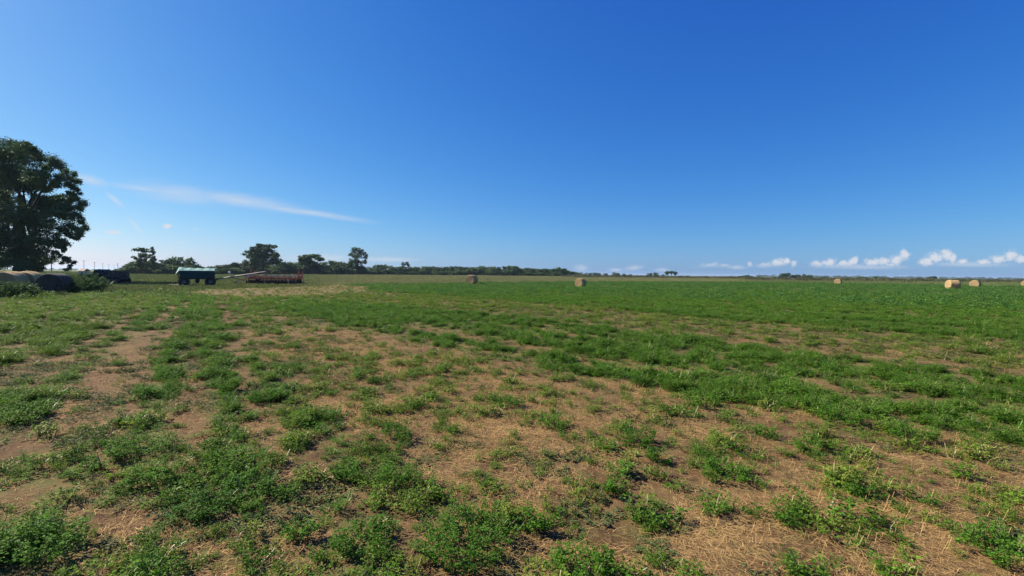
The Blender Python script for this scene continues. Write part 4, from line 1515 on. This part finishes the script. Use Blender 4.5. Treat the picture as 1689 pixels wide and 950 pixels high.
# ------------------------------------------------------------------ utility poles
M['wood'] = flat_mat('pole_wood', (0.16, 0.13, 0.11), 0.9, 0, (0.08, 0.07, 0.06), 3)
M['steel'] = flat_mat('grey_steel', (0.24, 0.25, 0.26), 0.45, 0.4, (0.12, 0.12, 0.12), 4)
pole_first = None
POLES = [(85, 222, 'tall wooden pole with a crossarm seen through the gap under the big tree'), (117, 285, 'wooden pole just right of the drooping end of the big tree'),
         (138.5, 379, 'pole rising above the small rusty roofed shed'), (156, 462, 'pole left of the pickup cab'), (169.5, 541, 'pole straight above the left half of the pickup cab'),
         (179.5, 625, 'pole above the right half of the pickup cab'), (188, 739, 'thinnest, most distant pole just left of the pole with a transformer'), (194.5, 530, 'pole with a transformer can on its left side')]
for i, (px, Y, lab) in enumerate(POLES):
    b_ = ground_at(px, Y)
    if pole_first is None:
        t_ = empty('utility_pole', b_)
        mb = MB()
        mb.tube([(0, 0, -0.3), (0, 0, 9.0)], [0.20, 0.13], 8)
        mb.build('post', M['wood'], t_, True)
        mb = MB()
        mb.box((0, 0, 8.5), (1.9, 0.12, 0.14))
        mb.bar((0.55, 0, 8.45), (0.06, 0, 7.8), 0.05)
        mb.bar((-0.55, 0, 8.45), (-0.06, 0, 7.8), 0.05)
        ca = mb.build('crossarm', M['wood'], t_)
        for xx in (-0.85, 0.0, 0.85):
            mb = MB()
            mb.lathe([(0.03, 0), (0.05, 0.05), (0.05, 0.12), (0.02, 0.16)], 'Z', (xx, 0, 8.57), 8)
            mb.build('insulator', M['steel'], ca)
        pole_first = t_
    else:
        t_ = copy_tree(pole_first)
        t_.location = tuple(b_)
        t_.rotation_euler = (0, 0, R(62))
    if i == 7:
        mb = MB()
        mb.lathe([(0.3, 0), (0.36, 0.05), (0.36, 0.95), (0.22, 1.05)], 'Z', (-0.2, 0.5, 6.1), 14)
        mb.build('transformer', M['steel'], t_, True)
    tag(t_, lab, 'utility pole', 'utility poles at the left')

# ------------------------------------------------------------------ small far shed
M['rust_roof'] = flat_mat('rusty_roof', (0.20, 0.07, 0.05), 0.7, 0, (0.10, 0.045, 0.035), 3)
M['limewash'] = flat_mat('limewash', (0.55, 0.50, 0.44), 0.9, 0, (0.35, 0.32, 0.28), 2)
b_ = ground_at(138.5, 118)
t_ = tag(empty('shed', b_), 'small shed with a rusty red roof behind the weeds at the left', 'shed')
mb = MB()
mb.box((0, 0, 0.65), (1.4, 1.6, 1.3))
mb.build('wall', M['limewash'], t_)
mb = MB()
mb.add([(-0.9, -1, 1.25), (0.9, -1, 1.25), (0.9, 1, 1.25), (-0.9, 1, 1.25), (-0.75, 0, 1.85), (0.75, 0, 1.85)], [(0, 1, 5, 4), (2, 3, 4, 5), (1, 2, 5), (3, 0, 4), (0, 3, 2, 1)])
mb.build('roof', M['rust_roof'], t_)
mb = MB()
mb.box((0.2, -0.815, 0.5), (0.5, 0.03, 1.0))
mb.build('door', M['wood'], t_)

# ------------------------------------------------------------------ machines
M['tyre'] = flat_mat('tyre_rubber', (0.020, 0.020, 0.021), 0.85, 0, (0.035, 0.032, 0.028), 8, (0.45, 0.7), 0.3)
M['dark_paint'] = flat_mat('dark_blue_paint', (0.012, 0.013, 0.015), 0.7, 0, (0.025, 0.022, 0.02), 3, (0.5, 0.7))
M['glass'] = flat_mat('car_glass', (0.03, 0.04, 0.042), 0.45, 0, (0.04, 0.05, 0.055), 2, (0.4, 0.6), 0, 0.15)
M['teal'] = flat_mat('teal_paint', (0.005, 0.052, 0.056), 0.7, 0, (0.022, 0.026, 0.026), 2.5, (0.52, 0.72), 0, 0.15)
M['tarp'] = flat_mat('pale_green_tarp', (0.20, 0.35, 0.29), 0.65, 0, (0.15, 0.28, 0.23), 2.0, (0.4, 0.65), 0.3)
M['dark_frame'] = flat_mat('grimy_frame', (0.035, 0.024, 0.030), 0.7, 0, (0.06, 0.04, 0.035), 5)
M['red'] = flat_mat('worn_red_paint', (0.58, 0.150, 0.070), 0.6, 0, (0.30, 0.10, 0.05), 5, (0.45, 0.62))
M['cream'] = flat_mat('worn_cream_paint', (0.62, 0.46, 0.34), 0.65, 0, (0.42, 0.14, 0.08), 2.2, (0.48, 0.58))
M['disc'] = flat_mat('disc_steel', (0.055, 0.045, 0.045), 0.5, 0.5, (0.10, 0.055, 0.035), 6)
M['galv'] = flat_mat('galvanised', (0.20, 0.20, 0.21), 0.55, 0.3, (0.17, 0.12, 0.10), 3)
M['box_paint'] = flat_mat('brown_grey_board', (0.10, 0.080, 0.062), 0.8, 0, (0.06, 0.05, 0.042), 4)
M['rim'] = flat_mat('rim_paint', (0.16, 0.13, 0.11), 0.6, 0.2, (0.08, 0.05, 0.04), 8)
M['white_plastic'] = flat_mat('white_plastic', (0.75, 0.74, 0.70), 0.5, 0, (0.5, 0.48, 0.44), 6)
M['grey_pipe'] = flat_mat('grey_pipe', (0.13, 0.12, 0.15), 0.6, 0, (0.08, 0.08, 0.09), 4)


def wheel(parent, x, y, r, w, name='wheel'):
    mb = MB()
    h = w / 2
    mb.lathe([(r * 0.58, -h * 0.8), (r * 0.80, -h), (r * 0.95, -h * 0.85), (r, -h * 0.5), (r, h * 0.5), (r * 0.95, h * 0.85), (r * 0.80, h), (r * 0.58, h * 0.8)], 'Y', (x, y, r - 0.02), 28)
    for k_ in range(18):                                            # tread lugs
        a = 2 * math.pi * k_ / 18
        mb.box((x + math.cos(a) * r, y, r - 0.02 + math.sin(a) * r), (0.05, w * 0.8, 0.05), Matrix.Rotation(-a, 3, 'Y'))
    wh = mb.build(name, M['tyre'], parent)
    mb = MB()
    mb.lathe([(0.06, -h * 0.95), (r * 0.30, -h * 0.9), (r * 0.56, -h * 0.55), (r * 0.57, h * 0.55), (r * 0.30, h * 0.9), (0.06, h * 0.95)], 'Y', (x, y, r - 0.02), 20)
    mb.build('rim', M['rim'], wh)
    return wh


# grain trailer ---------------------------------------------------------
S = 49 / FPX
b_ = ground_at(325.5, 49)
TR = R(34)                                                          # its side turned square to the path it is seen from
t_ = trailer = tag(empty('grain_trailer', b_, TR), 'teal grain trailer under a pale green tarp with a long auger reaching right', 'grain trailer')
mb = MB()
L2 = 1.78
zt, zb = 1.60, 0.84
ys = 1.0
body = [(-L2, -ys, zb), (L2, -ys, zb), (L2, ys, zb), (-L2, ys, zb), (-L2 - 0.04, -ys - 0.06, zt), (L2 + 0.06, -ys - 0.06, zt), (L2 + 0.06, ys + 0.06, zt), (-L2 - 0.04, ys + 0.06, zt)]
mb.add(body, [(3, 2, 1, 0), (4, 5, 6, 7), (0, 1, 5, 4), (1, 2, 6, 5), (2, 3, 7, 6), (3, 0, 4, 7)])
for k_ in range(6):                                                 # pressed ribs
    xx = -L2 + 0.25 + k_ * 0.61
    mb.bar((xx, -ys - 0.03, zb + 0.03), (xx, -ys - 0.09, zt - 0.03), 0.06, 0.06)
    mb.bar((xx, ys + 0.03, zb + 0.03), (xx, ys + 0.09, zt - 0.03), 0.06, 0.06)
mb.build('body', M['teal'], t_)
mb = MB()                                                           # hopper floor sloping to the middle outlets
for x0, x1, xm in ((-L2 + 0.02, -0.05, -0.55), (0.0, L2 - 0.02, 0.75)):
    mb.add([(x0, -0.97, 0.838), (x1, -0.97, 0.838), (x1, 0.97, 0.838), (x0, 0.97, 0.838), (xm - 0.25, -0.25, 0.74), (xm + 0.25, -0.25, 0.74), (xm + 0.25, 0.25, 0.74), (xm - 0.25, 0.25, 0.74)],
           [(0, 1, 5, 4), (1, 2, 6, 5), (2, 3, 7, 6), (3, 0, 4, 7), (4, 5, 6, 7), (0, 3, 2, 1)])
mb.build('hopper', M['dark_frame'], t_)
mb = MB()
xs_ = np.linspace(-L2 - 0.08, L2 + 0.02, 14)
V, F = [], []
for i, xx in enumerate(xs_):                                        # tarp sagging between its hoops
    sag = 0.03 * math.sin(i * 1.9) - 0.05 * math.sin(math.pi * i / 13)
    ridge = 1.98 - 0.06 * i / 13
    for yy, zz in ((-1.12, 1.605), (-1.10, 1.64), (-0.62, 1.64 + (ridge - 1.64) * 0.52 + sag), (0, ridge + sag), (0.62, 1.64 + (ridge - 1.64) * 0.52 + sag), (1.10, 1.64), (1.12, 1.605)):
        V.append((xx, yy, zz))
for i in range(13):
    for j in range(6):
        F.append((i * 7 + j, (i + 1) * 7 + j, (i + 1) * 7 + j + 1, i * 7 + j + 1))
mb.add(V, F)
n0 = len(V)
mb.add([V[0], V[1], V[2], V[3], V[4], V[5], V[6], (-L2 - 0.45, -0.5, 1.22), (-L2 - 0.45, 0.5, 1.22)], [(1, 2, 7), (2, 3, 7), (3, 8, 7), (3, 4, 8), (4, 5, 8), (0, 1, 7), (5, 6, 8)])
mb.add([V[-7], V[-6], V[-5], V[-4], V[-3], V[-2], V[-1]], [(0, 1, 2, 3, 4, 5, 6)])
mb.build('tarp', M['tarp'], t_)
mb = MB()
mb.box((0, -0.55, 0.82), (3.5, 0.12, 0.14))
mb.box((0, 0.55, 0.82), (3.5, 0.12, 0.14))
for xx in (-1.36, 0.13, 1.33):
    mb.box((xx, 0, 0.80), (0.10, 1.6, 0.10))
for xx in (-1.72, -0.75, 0.6, 1.7):
    for yy in (-0.93, 0.93):
        mb.bar((xx, yy, 0.97), (xx * 0.97, yy * 0.62, 0.72), 0.07)
mb.build('frame', M['dark_frame'], t_)
for xx in (-1.36, 1.33):
    for yy in (-0.84, 0.84):
        wheel(t_, xx * 0.84, yy, 0.49, 0.42)
for xx in (-1.36, 1.33):                                            # mudguards
    mb = MB()
    mb.box((xx, -0.86, 0.935), (1.22, 0.44, 0.03))
    mb.box((xx, 0.86, 0.935), (1.22, 0.44, 0.03))
    mb.box((xx - 0.62, -0.86, 0.80), (0.03, 0.44, 0.29))
    mb.box((xx + 0.62, -0.86, 0.80), (0.03, 0.44, 0.29))
    mb.build('mudguard', M['dark_frame'], t_)
mb = MB()
mb.box((0.0, -0.5, 0.62), (0.45, 0.5, 0.34))
mb.lathe([(0.16, 0), (0.12, -0.15)], 'Z', (0, -0.5, 0.46), 12)
mb.build('outlet', M['dark_frame'], t_)
mb = MB()
mb.bar((-1.75, -0.5, 0.62), (-2.55, 0, 0.12), 0.09)
mb.bar((-1.75, 0.5, 0.62), (-2.55, 0, 0.12), 0.09)
mb.lathe([(0.09, -0.03), (0.09, 0.03)], 'Z', (-2.62, 0, 0.11), 12)
mb.build('drawbar', M['dark_frame'], t_)
mb = MB()
mb.bar((-1.82, -0.6, 0.75), (-1.98, -0.6, 1.25), 0.05)
mb.bar((-1.82, 0.6, 0.75), (-1.98, 0.6, 1.25), 0.05)
for zz in (0.85, 1.0, 1.15):
    mb.box((-1.86 - (zz - 0.8) * 0.3, 0, zz), (0.04, 1.2, 0.04))
mb.build('ladder', M['dark_frame'], t_)
mb = MB()
_rz = Matrix.Rotation(-TR, 3, 'Z')
a0, a1 = _rz @ Vector((1.45, 0.3, 0.70)), _rz @ Vector((7.1, 0.0, 1.58))
mb.tube([a0, a1], 0.075, 14)
mb.tube([a1, a1 + Vector((0.15, 0, -0.12))], [0.10, 0.11], 12)
for f_ in (0.03, 0.32, 0.62, 0.9):
    q = a0.lerp(a1, f_)
    mb.tube([q - (a1 - a0).normalized() * 0.03, q + (a1 - a0).normalized() * 0.03], 0.105, 14)
au = mb.build('auger', M['galv'], t_, False)
mb = MB()
mb.bar(a0.lerp(a1, 0.36) - Vector((0, 0, 0.1)), _rz @ Vector((4.45, 0.1, 0.78)), 0.06)
mb.bar(_rz @ Vector((4.45, 0.1, 0.78)), _rz @ Vector((4.85, 0.1, 0.62)), 0.06)
mb.bar(_rz @ Vector((1.5, 0.3, 0.58)), a0.lerp(a1, 0.12), 0.08)
mb.build('auger_brace', M['dark_frame'], au)
mb = MB()
q = a0.lerp(a1, 0.32)
mb.bar(q, q + Vector((0.02, 0, 0.42)), 0.03)
mb.bar(q + Vector((0.02, 0, 0.42)), q + Vector((0.35, 0, 0.28)), 0.03)
mb.lathe([(0.05, -0.1), (0.11, -0.06), (0.12, 0.06), (0.05, 0.1)], 'Z', q + Vector((-0.03, 0, 0.50)), 12)
mb.build('work_lamp', M['white_plastic'], au)

for ch in trailer.children:
    if not ch.name.startswith(('wheel', 'auger')):
        ch.scale = (0.84, 1, 1)

# pipe lying on the ground by the trailer
b_ = ground_at(291, 47.5)
t_ = tag(empty('pipe_roll', b_, 0.08), 'grey pipe with a white end lying on the ground left of the grain trailer', 'pipe')
mb = MB()
mb.tube([(-0.72, 0, 0.10), (0.40, 0, 0.11)], 0.11, 14)
mb.tube([(-0.70, 0.2, 0.08), (0.35, 0.19, 0.09)], 0.08, 12)
mb.build('pipe', M['grey_pipe'], t_, False)
mb = MB()
mb.tube([(0.40, 0, 0.11), (0.52, 0, 0.115), (0.58, 0, 0.14), (0.70, 0, 0.16)], [0.12, 0.13, 0.15, 0.15], 14)
mb.build('end_cap', M['white_plastic'], t_, False)

# seed drill / disc implement -------------------------------------------
YS_ = 57.0
b_ = ground_at(453, YS_)
t_ = tag(empty('disc_harrow', b_), 'rusty red folded disc harrow with dark discs right of the grain trailer', 'disc harrow')
mb = MB()
mb.box((0.0, -0.60, 1.10), (6.0, 0.14, 0.16))
mb.box((0.0, 0.70, 1.12), (6.0, 0.14, 0.16))
mb.box((-3.05, 0, 1.02), (0.14, 1.6, 0.30))
mb.box((3.0, 0.05, 0.98), (0.14, 1.6, 0.2))
mb.build('top_beam', M['cream'], t_)
mb = MB()
for zz, yy in ((0.74, -0.75), (0.80, 0.1), (0.76, 0.85)):
    mb.box((0.05, yy, zz), (6.1, 0.10, 0.12))
for xx in (-2.7, -2.0, -1.35, -0.6, 0.15, 0.9, 1.6, 2.3, 2.8):
    mb.box((xx, 0.05, 0.86), (0.10, 1.75, 0.10))
    mb.bar((xx, -0.60, 1.05), (xx + 0.12, -0.78, 0.50), 0.08)
    mb.bar((xx, 0.70, 1.05), (xx - 0.10, 0.85, 0.50), 0.08)
mb.bar((-1.75, -0.70, 1.18), (-0.85, -0.85, 0.62), 0.11)
mb.bar((-1.1, -0.72, 1.10), (-0.5, -0.90, 0.10), 0.10)
mb.bar((-0.2, -0.70, 1.02), (0.6, -0.82, 0.70), 0.09)
mb.build('frame', M['red'], t_)
mb = MB()
mb.bar((2.0, -0.95, 0.75), (2.35, -1.05, 0.02), 0.08)
mb.bar((-0.75, -0.98, 0.62), (-0.66, -1.0, 0.05), 0.09)
mb.build('stand', M['cream'], t_)
for xx in (-2.58, 3.15):
    mb = MB()
    mb.box((xx, -0.55, 1.42), (0.13, 0.16, 1.25))
    mb.box((xx + 0.26, -0.1, 1.30), (0.10, 0.12, 0.75))
    mb.box((xx + 0.12, -0.55, 0.98), (0.5, 0.22, 0.22))
    mb.build('fold_post', M['red'], t_)
mb = MB()
mb.box((2.35, -0.5, 1.30), (0.05, 0.05, 0.45))
mb.box((1.1, -0.5, 1.24), (0.12, 0.12, 0.16))
mb.box((-1.2, -0.5, 1.21), (0.35, 0.14, 0.10))
mb.build('bracket', M['cream'], t_)
disc_me = MB()
disc_me.lathe([(0.02, 0.06), (0.14, 0.05), (0.24, 0.02), (0.30, -0.03), (0.305, -0.035), (0.24, 0.005), (0.14, 0.035), (0.02, 0.04)], 'X', (0, 0, 0), 22)
disc_me = disc_me.mesh('disc')
disc_me.materials.append(M['disc'])
for row, (yy, n_) in enumerate(((-0.85, 17), (0.1, 16), (0.90, 17))):
    for i in range(n_):
        xx = -2.9 + i * 0.365 + 0.1 * row
        o = bpy.data.objects.new('disc', disc_me)
        col.objects.link(o)
        o.parent = t_
        o.location = (xx, yy, 0.30)
        o.rotation_euler = (0, 0, R(18 if row != 1 else -18) + g.normal(0, 0.05))
    mb = MB()
    mb.tube([(-3.0, yy, 0.30), (3.05, yy, 0.30)], 0.035, 8)
    for k_ in range(7):
        xx = -2.7 + k_ * 0.9
        mb.bar((xx, yy, 0.30), (xx, yy + 0.06, 0.78), 0.07)
        mb.box((xx, yy, 0.32), (0.22, 0.14, 0.14))
    mb.build('gang_shaft', M['dark_frame'], t_)
for xx in (-2.3, 2.75):
    wheel(t_, xx, 0.45, 0.36, 0.22)
mb = MB()
mb.bar((-3.05, -0.55, 0.95), (-5.2, 0, 0.12), 0.09)
mb.bar((-3.05, 0.6, 0.95), (-5.2, 0, 0.12), 0.09)
mb.bar((-3.05, 0.0, 1.05), (-4.2, 0, 0.62), 0.06)
mb.bar((-4.0, -0.3, 0.58), (-4.0, 0.3, 0.58), 0.07)
mb.bar((-5.2, 0, 0.12), (-5.45, 0, 0.10), 0.10)
mb.build('drawbar', M['cream'], t_)

# pickup ----------------------------------------------------------------
b_ = ground_at(170, 57)
t_ = tag(empty('pickup', b_), 'old dark pickup with an open low bed half hidden by weeds at the left', 'pickup')
mb = MB()
prof = [(-2.15, 0.45), (-2.15, 1.02), (-0.72, 1.05), (-0.70, 1.08), (0.98, 1.05), (2.05, 0.98), (2.18, 0.85), (2.18, 0.45)]
nP = len(prof)
V = [(x_, -0.82, z_) for x_, z_ in prof] + [(x_, 0.82, z_) for x_, z_ in prof]
mb.add(V, [tuple(range(nP)), tuple(range(2 * nP - 1, nP - 1, -1))] + [(i, i + nP, (i + 1) % nP + nP, (i + 1) % nP) for i in range(nP)])
mb.build('body', M['dark_paint'], t_, bevel=0.03)
mb = MB()
cab = [(-0.68, 1.05), (-0.50, 1.66), (0.28, 1.68), (0.92, 1.06)]
V = [(x_, -0.76 + (0.1 if z_ > 1.3 else 0), z_) for x_, z_ in cab] + [(x_, 0.76 - (0.1 if z_ > 1.3 else 0), z_) for x_, z_ in cab]
mb.add(V, [(0, 1, 2, 3), (7, 6, 5, 4), (0, 4, 5, 1), (1, 5, 6, 2), (2, 6, 7, 3), (3, 7, 4, 0)])
mb.build('cab', M['dark_paint'], t_, bevel=0.04)
for sy in (-1, 1):
    mb = MB()
    mb.add([(-0.55, sy * 0.765, 1.14), (0.05, sy * 0.765, 1.14), (0.05, sy * 0.685, 1.58), (-0.45, sy * 0.685, 1.58)], [(0, 1, 2, 3)])
    mb.add([(0.12, sy * 0.765, 1.14), (0.76, sy * 0.765, 1.14), (0.30, sy * 0.685, 1.58), (0.12, sy * 0.685, 1.58)], [(0, 1, 2, 3)])
    mb.build('side_window', M['glass'], t_)
mb = MB()
mb.add([(0.90, -0.66, 1.12), (0.90, 0.66, 1.12), (0.36, 0.58, 1.62), (0.36, -0.58, 1.62)], [(0, 1, 2, 3)])
mb.build('windscreen', M['glass'], t_)
mb = MB()
mb.box((-1.45, -0.80, 1.08), (1.40, 0.05, 0.06))
mb.box((-1.45, 0.80, 1.08), (1.40, 0.05, 0.06))
mb.build('bed_rail', M['galv'], t_)
mb = MB()
mb.box((2.22, 0, 0.52), (0.10, 1.6, 0.16))
mb.build('bumper', M['galv'], t_)
for sy in (-0.6, 0.6):
    mb = MB()
    mb.lathe([(0.10, 0), (0.09, 0.04)], 'X', (2.18, sy, 0.78), 14)
    mb.build('headlight', M['glass'], t_)
for xx in (-1.4, 1.35):
    for yy in (-0.74, 0.74):
        wheel(t_, xx, yy, 0.34, 0.22)

# box trailer -----------------------------------------------------------
b_ = ground_at(194.5, 53)
t_ = tag(empty('box_trailer', b_), 'brown grey box trailer with an upright post at its end, parked by the pickup', 'box trailer')
mb = MB()
mb.box((0, -0.62, 1.02), (1.55, 0.05, 0.92))
mb.box((0, 0.62, 1.02), (1.55, 0.05, 0.92))
mb.box((-0.75, 0, 1.02), (0.05, 1.19, 0.92))
mb.box((0.75, 0, 1.02), (0.05, 1.19, 0.92))
mb.box((0, 0, 0.60), (1.44, 1.18, 0.05))
mb.build('box', M['box_paint'], t_)
mb = MB()
for xx in (-0.72, -0.25, 0.25, 0.72):
    mb.box((xx, -0.665, 1.02), (0.06, 0.04, 0.96))
mb.box((0, -0.665, 1.51), (1.62, 0.06, 0.05))
mb.build('stake', M['dark_frame'], t_)
mb = MB()
mb.box((0, 0, 0.50), (1.5, 0.8, 0.10))
mb.bar((0.75, 0, 0.5), (1.1, 0, 0.85), 0.08)
mb.build('chassis', M['dark_frame'], t_)
mb = MB()
mb.box((1.02, -0.3, 1.16), (0.10, 0.10, 0.78))
mb.box((0.88, -0.3, 1.02), (0.36, 0.07, 0.07))
mb.box((0.88, -0.3, 1.45), (0.36, 0.07, 0.07))
mb.build('post', M['dark_frame'], t_)
for yy in (-0.72, 0.72):
    wheel(t_, 0.40, yy, 0.42, 0.26)
    wheel(t_, -0.45, yy, 0.42, 0.26)

# ------------------------------------------------------------------ haze
hb = MB()
hb.box((0, 0, 13.5), (19000, 19000, 29.0))
hk = bpy.data.materials.new('haze')
hk.use_nodes = True
ht = hk.node_tree
ht.nodes.clear()
pv = ht.nodes.new('ShaderNodeVolumePrincipled')
pv.inputs['Color'].default_value = (0.60, 0.78, 1.0, 1)
pv.inputs['Density'].default_value = 0.0001
pv.inputs['Anisotropy'].default_value = 0.2
ho = ht.nodes.new('ShaderNodeOutputMaterial')
ht.links.new(pv.outputs[0], ho.inputs['Volume'])
haze = hb.build('haze', hk)
tag(haze, kind='stuff')
